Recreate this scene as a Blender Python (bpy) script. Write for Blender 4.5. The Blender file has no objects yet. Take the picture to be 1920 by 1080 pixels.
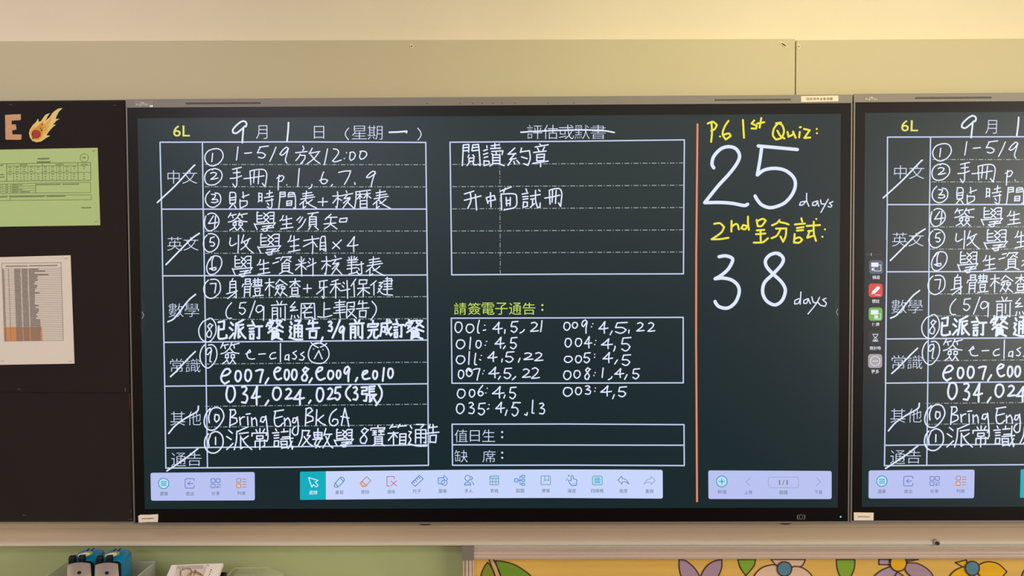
import bpy, math, random
from mathutils import Vector, Matrix
from mathutils.geometry import tessellate_polygon

# ------------------------------------------------------------------ camera, world, lights, exposure
S = bpy.context.scene
COL = S.collection
ZC = 1.55            # height of the middle of the screens above the floor
YS = -0.12           # plane of the screens; the wall face is y = 0
CAM = Vector((0.08012, YS - 2.02285, ZC + 0.12595))
YAW, PITCH, ROLL, FOC = 0.00841, -0.02801, -0.00469, 1400.075
CR = (Matrix.Rotation(YAW, 3, 'Z') @ Matrix.Rotation(PITCH, 3, 'X')
      @ Matrix(((1, 0, 0), (0, 0, -1), (0, 1, 0))) @ Matrix.Rotation(ROLL, 3, 'Z'))
cd = bpy.data.cameras.new('camera')
cd.sensor_width = 36.0
cd.lens = FOC / 1920 * 36.0
cd.clip_start = 0.02
cam = bpy.data.objects.new('camera', cd)
cam.matrix_world = Matrix.Translation(CAM) @ CR.to_4x4()
COL.objects.link(cam)
S.camera = cam
S.view_settings.view_transform = 'Standard'
S.view_settings.look = 'None'
S.view_settings.exposure = 0.0
S.view_settings.gamma = 1.0
S.view_settings.use_curve_mapping = False
W = bpy.data.worlds.new('world'); S.world = W; W.use_nodes = True
W.node_tree.nodes['Background'].inputs[0].default_value = (0.9, 0.95, 1, 1)
W.node_tree.nodes['Background'].inputs[1].default_value = 0.05

def lamp(name, loc, sx, sy, power, col, rot=(0, 0, 0)):
    l = bpy.data.lights.new(name, 'AREA'); l.shape = 'RECTANGLE'; l.size = sx; l.size_y = sy
    l.energy = power; l.color = col
    o = bpy.data.objects.new(name, l); o.location = loc; o.rotation_euler = rot
    COL.objects.link(o); return o
LAMPS = [((0.9, -.95, 2.93), 15, (1, .95, .48), 1.25, .2), ((2.6, -1.1, 2.93), 4, (1, .8, .4), 1.25, .2), ((-1.5, -.75, 2.93), 6.2, (1, .95, 1.08), 1.25, .2),
         ((-1.5, -2.7, 2.93), 26, (1, .97, 1.06), 1.25, .6), ((-1.5, -5, 2.93), 82, (1, .99, 1.06), 2.4, 1.2), ((1.5, -5, 2.93), 48, (1, .98, .95), 2.4, 1.2)]
for loc, power, col, sx, sy in LAMPS:
    lamp('ceiling_lamp', loc, sx, sy, power, col)
lamp('added_window_light', (3.86, -3, 1.75), 1.5, 2.6, 108, (1, .935, .85), (0, math.pi / 2, 0))  # unseen side window light, added to brighten the right and the screen glare

# ------------------------------------------------------------------ helpers
def at(x, y, Y=YS):
    """photo pixel -> point of the upright plane at depth Y"""
    d = CR @ Vector(((x - 960) / FOC, -(y - 540) / FOC, -1.0))
    return CAM + d * ((Y - CAM.y) / d.y)

def lin(c):
    return tuple(((v / 255) / 12.92 if v / 255 <= 0.04045 else ((v / 255 + 0.055) / 1.055) ** 2.4) for v in c)

MATS = {}
def mat(name, rgb=(128, 128, 128), rough=0.5, spec=0.5, metal=0.0, emit=None, estr=1.0, alpha=1.0,
        noise=None, bump=None, coat=0.0, trans=0.0):
    """rgb sRGB 0..255; noise=(scale, amount, stretch); bump=(scale, strength)"""
    if name in MATS: return MATS[name]
    m = bpy.data.materials.new(name); m.use_nodes = True
    nt = m.node_tree; b = nt.nodes['Principled BSDF']
    c = lin(rgb)
    b.inputs['Base Color'].default_value = (*c, 1)
    b.inputs['Roughness'].default_value = rough
    b.inputs['Specular IOR Level'].default_value = spec
    b.inputs['Metallic'].default_value = metal
    b.inputs['Alpha'].default_value = alpha
    b.inputs['Coat Weight'].default_value = coat
    b.inputs['Transmission Weight'].default_value = trans
    if emit:
        b.inputs['Emission Color'].default_value = (*lin(emit), 1)
        b.inputs['Emission Strength'].default_value = estr
    if noise or bump:
        tc = nt.nodes.new('ShaderNodeTexCoord')
    if noise:
        mp = nt.nodes.new('ShaderNodeMapping'); mp.inputs['Scale'].default_value = noise[2] if len(noise) > 2 else (1, 1, 1)
        n = nt.nodes.new('ShaderNodeTexNoise'); n.inputs['Scale'].default_value = noise[0]; n.inputs['Detail'].default_value = 5
        r = nt.nodes.new('ShaderNodeMapRange'); r.inputs['From Min'].default_value = 0.3; r.inputs['From Max'].default_value = 0.7
        r.inputs['To Min'].default_value = 1 - noise[1]; r.inputs['To Max'].default_value = 1 + noise[1]
        mx = nt.nodes.new('ShaderNodeVectorMath'); mx.operation = 'SCALE'; mx.inputs[0].default_value = c
        nt.links.new(tc.outputs['Object'], mp.inputs[0]); nt.links.new(mp.outputs[0], n.inputs['Vector'])
        nt.links.new(n.outputs[0], r.inputs['Value']); nt.links.new(r.outputs[0], mx.inputs['Scale'])
        nt.links.new(mx.outputs[0], b.inputs['Base Color'])
    if bump:
        n = nt.nodes.new('ShaderNodeTexNoise'); n.inputs['Scale'].default_value = bump[0]; n.inputs['Detail'].default_value = 6
        bp = nt.nodes.new('ShaderNodeBump'); bp.inputs['Strength'].default_value = bump[1]; bp.inputs['Distance'].default_value = 0.004
        nt.links.new(tc.outputs['Object'], n.inputs['Vector']); nt.links.new(n.outputs[0], bp.inputs['Height'])
        nt.links.new(bp.outputs[0], b.inputs['Normal'])
    MATS[name] = m
    return m

def glow(name, rgb, estr=1.0):
    """a lit pixel colour of the screen, under the same anti-glare glass as the rest of it"""
    return mat(name, (1, 1, 1), 0.36, 0.5, emit=rgb, estr=estr)

def meta(o, label=None, cat=None, group=None, kind=None):
    if label: o['label'] = label
    if cat: o['category'] = cat
    if group: o['group'] = group
    if kind: o['kind'] = kind
    return o

def empty(name, loc, label, cat, group=None, rz=0.0):
    o = bpy.data.objects.new(name, None); o.empty_display_size = 0.05
    o.location = loc; o.rotation_euler = (0, 0, rz); COL.objects.link(o)
    return meta(o, label, cat, group)

def catmull(p, n=5):
    """smooth a polyline but keep its sharp corners; returns a list of smooth runs"""
    if len(p) < 3: return [list(p)]
    runs = []; cur = [p[0]]
    for i in range(1, len(p) - 1):
        cur.append(p[i])
        a = p[i] - p[i - 1]; b = p[i + 1] - p[i]
        if a.length > 0 and b.length > 0 and abs(a.angle(b)) > 1.25:
            runs.append(cur); cur = [p[i]]
    cur.append(p[-1]); runs.append(cur)
    out = []
    for r in runs:
        if len(r) < 3: out.append(r); continue
        q = [r[0] * 2 - r[1]] + r + [r[-1] * 2 - r[-2]]
        if (r[0] - r[-1]).length < 1e-6 and len(r) > 3: q[0] = r[-2]; q[-1] = r[1]
        s = []
        for i in range(1, len(q) - 2):
            for k in range(n):
                t = k / n
                s.append(0.5 * ((2 * q[i]) + (q[i + 1] - q[i - 1]) * t + (2 * q[i - 1] - 5 * q[i] + 4 * q[i + 1] - q[i + 2]) * t * t
                                + (3 * q[i] - q[i - 1] - 3 * q[i + 1] + q[i + 2]) * t ** 3))
        s.append(r[-1]); out.append(s)
    return out

class MB:
    """collects faces for ONE mesh object"""
    def __init__(s): s.v = []; s.f = []; s.m = []; s.mats = []; s.smooth = False
    def mi(s, m):
        if m not in s.mats: s.mats.append(m)
        return s.mats.index(m)
    def face(s, pts, m):
        b = len(s.v); s.v += [Vector(p) for p in pts]; s.f.append(tuple(range(b, b + len(pts)))); s.m.append(s.mi(m))
    def grid(s, rows, m, close=False):
        b = len(s.v); n = len(rows[0]); k = s.mi(m)
        for r in rows: s.v += [Vector(p) for p in r]
        for i in range(len(rows) - 1):
            for j in range(n if close else n - 1):
                j2 = (j + 1) % n
                s.f.append((b + i * n + j, b + i * n + j2, b + (i + 1) * n + j2, b + (i + 1) * n + j)); s.m.append(k)
    def box(s, a, c, m):
        x0, y0, z0 = a; x1, y1, z1 = c
        P = [(x0, y0, z0), (x1, y0, z0), (x1, y1, z0), (x0, y1, z0), (x0, y0, z1), (x1, y0, z1), (x1, y1, z1), (x0, y1, z1)]
        b = len(s.v); s.v += [Vector(p) for p in P]; k = s.mi(m)
        for f in ((0, 3, 2, 1), (4, 5, 6, 7), (0, 1, 5, 4), (1, 2, 6, 5), (2, 3, 7, 6), (3, 0, 4, 7)):
            s.f.append(tuple(b + i for i in f)); s.m.append(k)
    def bevbox(s, a, c, r, m):
        """box with its edges running along Y rounded (seen from the front)"""
        x0, y0, z0 = a; x1, y1, z1 = c; ring = rrect(x0, z0, x1, z1, r)
        s.prism([(p[0], p[1]) for p in ring], y0, y1, m)
    def prism(s, ring, y0, y1, m, side=None):
        """outline in the XZ plane, front at y0, back at y1"""
        tri = tessellate_polygon([[Vector((p[0], p[1], 0)) for p in ring]])
        k = s.mi(m); k2 = s.mi(side or m)
        b = len(s.v); n = len(ring)
        s.v += [Vector((p[0], y0, p[1])) for p in ring] + [Vector((p[0], y1, p[1])) for p in ring]
        for t in tri:
            s.f.append(tuple(b + i for i in t)); s.m.append(k)
            s.f.append(tuple(b + n + i for i in reversed(t))); s.m.append(k)
        for i in range(n):
            j = (i + 1) % n
            s.f.append((b + i, b + j, b + n + j, b + n + i)); s.m.append(k2)
    def tube(s, pts, r, m, seg=8, closed=False):
        pts = [Vector(p) for p in pts]; rows = []; n = len(pts)
        for i, p in enumerate(pts):
            a = pts[(i - 1) % n] if (i or closed) else p; c = pts[(i + 1) % n] if (i < n - 1 or closed) else p
            t = (c - a).normalized(); u = t.orthogonal() if abs(t.z) > .9 else t.cross(Vector((0, 0, 1))); u.normalize(); w = t.cross(u)
            rows.append([p + (u * math.cos(q * 2 * math.pi / seg) + w * math.sin(q * 2 * math.pi / seg)) * r for q in range(seg)])
        if closed: rows.append(rows[0])
        s.grid(rows, m, True)
        if not closed: s.face(list(reversed(rows[0])), m); s.face(rows[-1], m)
    def disc(s, c, r, m, n=20, ry=None):
        c = Vector(c); s.face([c + Vector((math.cos(a) * r, 0, math.sin(a) * (ry or r))) for a in [2 * math.pi * i / n for i in range(n)]], m)
    # ---- flat picture elements in photo pixels, lying on the plane Y
    def poly(s, px, Y, m):
        tri = tessellate_polygon([[Vector((p[0], -p[1], 0)) for p in px]])
        b = len(s.v); s.v += [at(p[0], p[1], Y) for p in px]; k = s.mi(m)
        for t in tri: s.f.append(tuple(b + i for i in t)); s.m.append(k)
    def stroke(s, px, w, Y, m, smooth=True, cap=True):
        pts = [Vector((p[0], p[1])) for p in px]
        if len(pts) == 1: pts.append(pts[0] + Vector((0.01, 0)))
        q = [pts[0]]
        for p in pts[1:]:
            if (p - q[-1]).length > 1e-4: q.append(p)
        if len(q) < 2: q.append(q[0] + Vector((0.01, 0)))
        h = w / 2
        for run in (catmull(q) if smooth else [q[i:i + 2] for i in range(len(q) - 1)]):
            L = []; R = []; n = len(run)
            for i, p in enumerate(run):
                d = (run[min(i + 1, n - 1)] - run[max(i - 1, 0)])
                if d.length < 1e-6: d = Vector((1, 0))
                d.normalize(); nn = Vector((-d.y, d.x)) * h
                L.append(p + nn); R.append(p - nn)
            k = s.mi(m); b = len(s.v)
            for a, c in zip(L, R): s.v.append(at(a.x, a.y, Y)); s.v.append(at(c.x, c.y, Y))
            for i in range(n - 1):
                s.f.append((b + 2 * i, b + 2 * i + 1, b + 2 * i + 3, b + 2 * i + 2)); s.m.append(k)
            if cap:
                for p, o in ((run[0], run[1]), (run[-1], run[-2])):
                    d = (p - o); d = d.normalized() if d.length > 0 else Vector((1, 0)); a0 = math.atan2(d.y, d.x)
                    ring = [p + Vector((math.cos(a0 + t), math.sin(a0 + t))) * h for t in [(-.5 + i / 6) * math.pi for i in range(7)]]
                    b = len(s.v); s.v += [at(r.x, r.y, Y) for r in ring]; s.f.append(tuple(range(b, b + 7))); s.m.append(k)
    def glyphs(s, text, box, Y, m, thin=-0.006):
        """printed text fitted into the pixel box"""
        V, F, bb = text_mesh(text, thin)
        x0, y0, x1, y1 = box; b = len(s.v); k = s.mi(m)
        sx = (x1 - x0) / (bb[2] - bb[0]); sy = (y1 - y0) / (bb[3] - bb[1])
        for x, y in V: s.v.append(at(x0 + (x - bb[0]) * sx, y1 - (y - bb[1]) * sy, Y))
        for f in F: s.f.append(tuple(b + i for i in f)); s.m.append(k)
    def build(s, name, parent=None, smooth=False, bevel=0):
        me = bpy.data.meshes.new(name)
        org = Matrix.Identity(4)
        if parent is not None:
            w = parent
            chain = []
            while w is not None: chain.append(w); w = w.parent
            for w in reversed(chain):
                org = org @ Matrix.Translation(w.location) @ w.rotation_euler.to_matrix().to_4x4()
        inv = org.inverted()
        if getattr(s, 'local', False): inv = Matrix.Identity(4)
        me.from_pydata([inv @ v for v in s.v], [], s.f)
        for m in s.mats: me.materials.append(m)
        me.polygons.foreach_set('material_index', s.m)
        if smooth: me.polygons.foreach_set('use_smooth', [True] * len(me.polygons))
        me.update()
        o = bpy.data.objects.new(name, me); COL.objects.link(o)
        if parent is not None: o.parent = parent
        if bevel:
            bv = o.modifiers.new('bevel', 'BEVEL'); bv.width = bevel; bv.segments = 3; bv.limit_method = 'ANGLE'
        return o

def build_split(b, name, parent):
    """one object per cluster of neighbouring strokes"""
    n = len(b.v); par = list(range(n))
    def find(a):
        while par[a] != a: par[a] = par[par[a]]; a = par[a]
        return a
    for f in b.f:
        for q in f[1:]:
            x, y = find(f[0]), find(q)
            if x != y: par[y] = x
    bb = {}
    for i, v in enumerate(b.v):
        r = find(i); e = bb.setdefault(r, [v.x, v.z, v.x, v.z]); e[0] = min(e[0], v.x); e[1] = min(e[1], v.z); e[2] = max(e[2], v.x); e[3] = max(e[3], v.z)
    K = list(bb); cl = {k: k for k in K}
    def fc(a):
        while cl[a] != a: cl[a] = cl[cl[a]]; a = cl[a]
        return a
    for i, p in enumerate(K):
        A = bb[p]
        for q in K[i + 1:]:
            B = bb[q]
            g = math.hypot(max(0, A[0] - B[2], B[0] - A[2]), max(0, A[1] - B[3], B[1] - A[3]))
            if g <= max(.0195, .49 * max(A[2] - A[0], A[3] - A[1], B[2] - B[0], B[3] - B[1])):
                x, y = fc(p), fc(q)
                if x != y: cl[y] = x
    groups = {}
    for f, m in zip(b.f, b.m): groups.setdefault(fc(find(f[0])), []).append((f, m))
    for fs in groups.values():
        o = MB(); o.mats = b.mats; mp = {}
        for f, m in fs:
            for i in f:
                if i not in mp: mp[i] = len(o.v); o.v.append(b.v[i])
            o.f.append(tuple(mp[i] for i in f)); o.m.append(m)
        o.build(name, parent)

TX = {}
def text_mesh(text, thin):
    if (text, thin) in TX: return TX[(text, thin)]
    c = bpy.data.curves.new('t', 'FONT'); c.body = text; c.fill_mode = 'FRONT'; c.resolution_u = 3; c.offset = thin
    o = bpy.data.objects.new('t', c); COL.objects.link(o)
    dg = bpy.context.evaluated_depsgraph_get(); me = o.evaluated_get(dg).to_mesh()
    V = [(v.co.x, v.co.y) for v in me.vertices]; F = [tuple(p.vertices) for p in me.polygons]
    o.evaluated_get(dg).to_mesh_clear()
    bpy.data.objects.remove(o); bpy.data.curves.remove(c)
    bb = (min(v[0] for v in V), min(v[1] for v in V), max(v[0] for v in V), max(v[1] for v in V))
    TX[(text, thin)] = (V, F, bb)
    return TX[(text, thin)]

def rrect(x0, z0, x1, z1, r, n=5):
    o = []
    for cx, cz, a in ((x1 - r, z1 - r, 0), (x0 + r, z1 - r, 90), (x0 + r, z0 + r, 180), (x1 - r, z0 + r, 270)):
        for i in range(n + 1):
            t = math.radians(a + 90 * i / n); o.append((cx + r * math.cos(t), cz + r * math.sin(t)))
    return o

def quad_round(c, r, n=4):
    """pixel quad TL TR BR BL with corners rounded by r pixels"""
    P = [Vector(p) for p in c]; out = []
    for i in range(4):
        a = P[i - 1]; b = P[i]; d = P[(i + 1) % 4]
        u = (a - b).normalized() * r; w = (d - b).normalized() * r
        for k in range(n + 1):
            t = k / n; out.append((b + u) * (1 - t) ** 2 + b * 2 * t * (1 - t) + (b + w) * t * t)
    return [(p.x, p.y) for p in out]

def bil(c, u, v):
    """point of the pixel quad TL TR BR BL at u, v in 0..1"""
    return ((c[0][0] * (1 - u) + c[1][0] * u) * (1 - v) + (c[3][0] * (1 - u) + c[2][0] * u) * v,
            (c[0][1] * (1 - u) + c[1][1] * u) * (1 - v) + (c[3][1] * (1 - u) + c[2][1] * u) * v)

def circ(cx, cy, r, n=18, ry=None):
    return [(cx + r * math.cos(2 * math.pi * i / n), cy + (ry or r) * math.sin(2 * math.pi * i / n)) for i in range(n)]

def copy_tree(o, parent=None):
    c = o.copy(); COL.objects.link(c); c.parent = parent
    for ch in [x for x in o.children]: copy_tree(ch, c)
    return c
# ------------------------------------------------------------------ handwriting: strokes of each character in a 100 x 100 box
GL = {
'0': "4800 2006 0535 0260 1585 4299 7090 9560 9530 8008 5500 4802",
'1': "6500 4850 3599", '2': "1512 5002 8520 7050 0596 5095 9990", '3': "0808 5502 8020 2546;2546 8055 9275 6598 0594",
'4': "6502 3535 0362 5062 9955;6802 6050 6299", '5': "9902 2006;1808 0548;0548 6048 9068 7090 4099 0585",
'6': "8500 3535 0570 2596 6598 9578 7060 3062 0875", '7': "0012 5003 9504 7055 5599",
'8': "8812 5500 2020 5545 8070 6098 2095 0872 4048 8020 9812", '9': "8815 6000 2012 0538 3050 8018;8815 7060 7099",
'x': "9900 0099;0525 8099", '+': "5000 4899;0052 9948", ',': "8000 6050 0599", '1v': "5000 5050 5099",
'e': "0850 8035 7505 4005 0545 1585 5098 9885", 's': "8502 2020 2040 9060 9085 5099 0590",
'放': "3100 3515 3025;0237 4830;2045 1560 0380;2050 4052 3870 2298 3092;6812 5643;5640 9830;9338 7470 4898;6248 7875 9896",
'手': "2010 5505 9500;2728 8524;0055 5052 9642;5708 5755 5588 4299 2282",
'冊': "2610 2850 3085;2610 5502 8602 9924 9666 9297 8078;4510 4274;6610 6280;0052 4545 8736",
'貼': "0605 0440 0672;0605 2706 3420 3268;0638 3033;0650 3048;0672 3266;1875 0397;2475 3698;7003 7238;6632 9918;5548 5575 5799;5555 9055 8878 6295",
'時': "0515 0555 0262;0515 2518 2560;0535 2535;0558 2652;7502 7238;5520 9212;4240 9832;5058 9850;8844 9080 8298 6088;6068 7078",
'間': "0803 0650 0098;0803 3802 3828;0815 3613;0830 3626;5522 6205 9005 9835 9898 8892;6018 8813;5530 8826;4854 4780;4854 7752 7578 4878;4868 7565",
'表': "4202 3850;2018 7210;2232 8024;1048 8835;3850 0478;2462 2398 3888;7550 5268 4072;3858 6078 9998",
'核': "2305 2550 2098 1592;0230 4528;2240 0270;2845 4255;6200 6610;4825 9215;6822 5245 8038 5070;8045 4898;6865 9598",
'曆': "0512 9002;0814 0755 0098;3015 3052;1527 4524;3030 1550;3030 4242;7012 7050;5225 8820;7027 5245;7027 9245;3260 3298;3260 7058 7098;3278 7076;3297 7096",
'簽': "1500 0225;0814 4208;2212 2628;6000 5022;5512 9903;7010 7425;5025 2545 0252;5025 7045 9850;3548 6546;2855 2670 4270 4255 2855;5855 5670 7470 7456 5855;3575 3085 1098;3582 4598;6575 6085 5098;6580 8098",
'學': "2008 1510 1555;1825 3823;1840 3838;1556 4054;4512 6830;6810 4532;4535 6855;6832 4555;7208 9208 9055;7425 9024;7440 9038;0262 1590;0865 9858 8575;4076 8070 6082 6295 4898 4090;3588 9080",
'生': "2500 1525 0038;2035 9020;5003 5095;2065 8858;0598 9985",
'須': "1825 0245;2828 1258;4238 2575 0598;5208 9900;7508 6820;6025 5878;6025 9025 9078;6040 9038;6055 9052;5870 9066;6578 5598;8278 9998",
'知': "3000 0535;1222 5520;0065 5058;3022 2570 0298;3068 5598;6830 6652;6830 9825 9550 6852",
'收': "0515 0250 1060 3045;3800 3850 3698;6000 5045;5540 8818;8220 7055 4880;6035 7570 9998",
'相': "3803 4250 4099;0228 6815;4035 0060;4535 6062;7520 7380;7520 8205 9505 9985 8880;7540 9538;7558 9755;7375 9772",
'資': "1515 3510;0042 2832;4805 3825;4808 9005 8018;7018 5535;7022 8832;4542 4588;4542 8040 8086;4555 8053;4568 8066;4585 8084;5088 3299;7588 9898",
'料': "2800 3099;1515 2225;4210 3525;0242 5030;2840 0068;3245 5265;6808 7215;6225 6832;5552 9930;8508 8598",
'對': "3000 3018;4500 4418;1505 2018;6005 5018;0522 6518;1035 6030;3020 3095;0850 6045;0570 6062;1598 6088;6048 9840;8530 8895 7098 6080;6865 7475",
'身': "5500 4512;3015 2865;3015 8012 8595 6888;3030 8028;3045 8043;0075 9560;8565 1098",
'體': "1505 1530;1505 3804 3830;1518 3816;0532 0045;0532 4530 4240;1245 1098;1245 3844 3695;1260 3858;1275 3674;6002 6035;7500 7535;5212 9208 9035 5535;5222 9020;5045 9540;6055 8552 8468 6070 6055;6075 6590;8574 8088;5095 9990",
'檢': "2000 2098;0225 4020;2030 0265;2235 4050;6505 4832;6808 9835;5538 8034;5045 4858 6258 6245 5045;7245 7258 8858 8845 7245;5862 4595;5575 6590;8062 6898;7878 9898",
'查': "5500 5040;0518 9914;5020 0548;5520 9945;2552 2288;2552 7850 8086;2468 7866;2288 8086;0599 9596",
'牙': "2508 9502;3010 2845 9538;6508 6595 5598 5090;6048 0278",
'科': "4000 0812;0228 5222;2810 2898;2630 0070;3035 5058;6515 7222;6032 6840;5560 9950;8505 8899",
'保': "2500 0038;1525 1898;4505 4328;4505 8504 8226 4528;3552 9948;6530 6598;6355 3588;6858 9980",
'健': "2520 0045;1535 1598;3830 5528 3848 5250 3285;3562 5592 9999;6808 9508 9540;5822 9918;6038 9536;6252 9550;5868 9864;7500 7590",
'前': "3500 4515;6802 5818;0222 9818;0835 0898;0835 4035 4095 3392;0852 4050;0868 4066;6035 6080;8828 8898 7090",
'網': "2000 0230 2228;2032 0250 3045;0875 0598;1878 2090;3075 3588;4510 4398;4510 9508 9898 8892;5518 6028;8216 7528;5035 8832;6840 5062 8558;5862 5888 8886",
'上': "4500 4290;4545 8540;0095 4598 9885",
'報': "2500 2555;0515 4810;1028 4524;0042 5035;1058 4852;0072 5066;2555 2898;5815 5590;5815 9012 8838 7035;5852 9048 7575 5598;6560 9898",
'告': "2500 1520;1518 8512;5000 5048;0048 9942;2560 2598;2560 7858 7298 2595",
'已': "0508 7002 6545 0848;0830 0590 4098 9992 9578",
'派': "0815 2228;0042 1855;0098 2572;8500 4022;4020 3860 3098;5030 8525;5540 5595 6588;8540 6555;6050 7575 9998",
'訂': "3000 3812;0025 4522;1242 4040;1258 4056;1572 1598;1572 4070 3898 1596;5030 9928;7830 7895 6592",
'餐': "2000 2018;2008 4505;1015 0032;1515 3815 1545;1530 2838;5505 8805 5838;6015 9538;4540 1065;4542 9560;3058 6557;3568 3298;3568 7068 7088;3578 7078;3588 7088;3298 5088;6088 9099",
'通': "1210 2022;0535 1838 0555 1570 0290;0288 5098 9998;4505 8505 6820;4028 4085;4028 9528 9585 8582;4045 9545;4062 9562;6828 6885",
'完': "5000 5012;0820 0535;0820 9818 8832;2535 7535;1055 9050;4055 3080 0598;6252 6092 8598 9985",
'成': "1025 9018;1025 1060 0098;1545 4045 4075 2572;5500 6060 8595 9585;9045 5088;7505 8512",
'常': "5000 5018;2505 3215;8002 7015;0022 0035;0022 9520 9032;3035 3050 7048 7034 3035;2060 2090;2060 8058 8085 7085;5050 5099",
'識': "1500 2010;0020 3018;0832 3030;0845 3043;1058 0885 2884 3058 1058;5500 5515;4215 7512;4840 7838;4060 4595;4560 7060 7090 4592;4575 7075;8500 8550 9598 9985;9560 7595;4050 9945",
'及': "3002 2550 0595;3005 7505 6035 8035 2598;4040 7080 9998",
'數': "0520 4520;0520 0845 4545 4520;0532 4532;2500 2555;0055 4852;2055 0880 3595;4055 1598;6500 5535;5530 9528;8530 7065 5098;6540 8080 9998",
'寶': "5000 5010;0512 0522;0512 9510 9020;1825 4025;1835 4034;1545 4044;2825 2845;5522 9020;5530 8829;7022 7045;5545 9043;3055 3088;3055 7855 7888;3066 7866;3077 7877;3088 7888;3588 1599;7088 9299",
'箱': "2500 1018;1512 4510;6500 5515;5508 9906;3035 3098;0042 5540;3045 0275;3545 5060;6545 6395;6545 9844 9595;6560 9558;6575 9574;6390 9590",
'張': "0510 4008 3828 1030;1030 0850 4048 3590 2088;5505 5555;5505 9003;5520 8518;5535 8533;5055 9952;6055 5895 7088;9060 7078;7560 9999",
'閱': "1005 0850 0598;1005 4003 3838;0818 3816;1032 3830;5530 6005 9003 9550 9998 8892;6018 9014;5832 9028;4050 3560;6050 6858;4065 6563 6578 4080 4065;4580 3098;6078 6595 8095",
'讀': "1810 1818;0332 2026;0348 2242;0562 2258;0575 0598 2890 2878 0577;5500 5522;3810 7505;3522 8020;4035 9232 8848;4045 4548;6035 6248;4550 4588;4550 7850 7888;4562 7862;4575 7875;4588 7888;5088 3299;7088 9898",
'約': "3000 0035 3532;3230 0865 3558;1568 0098;2575 3090;3870 5085;6000 5525;5522 9515 9860 8898 7088;6050 8560",
'章': "4502 5510;1515 9905;3020 4032;7515 6528;0538 8532;2548 2575;2548 7545 7272 2575;2560 7358;0085 9975;5075 5099",
'升': "5500 0015;0048 9825;3510 3850 2090;6518 7299",
'中': "0035 1875;0035 8520 9850 2060;4500 5099",
'面': "6500 0018;3005 2022;0530 0898;0530 8530 9850 9085 2298;3545 3880;6045 5880;3558 6056;3570 6070",
'試': "2500 3015;0528 3522;0842 3540;1055 3552;1268 1098 3292 3270 1270;4838 9930;5055 6852;6055 5885 4898;5888 7078;7508 7560 8598 9898 9975;9205 9812",
}
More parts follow.
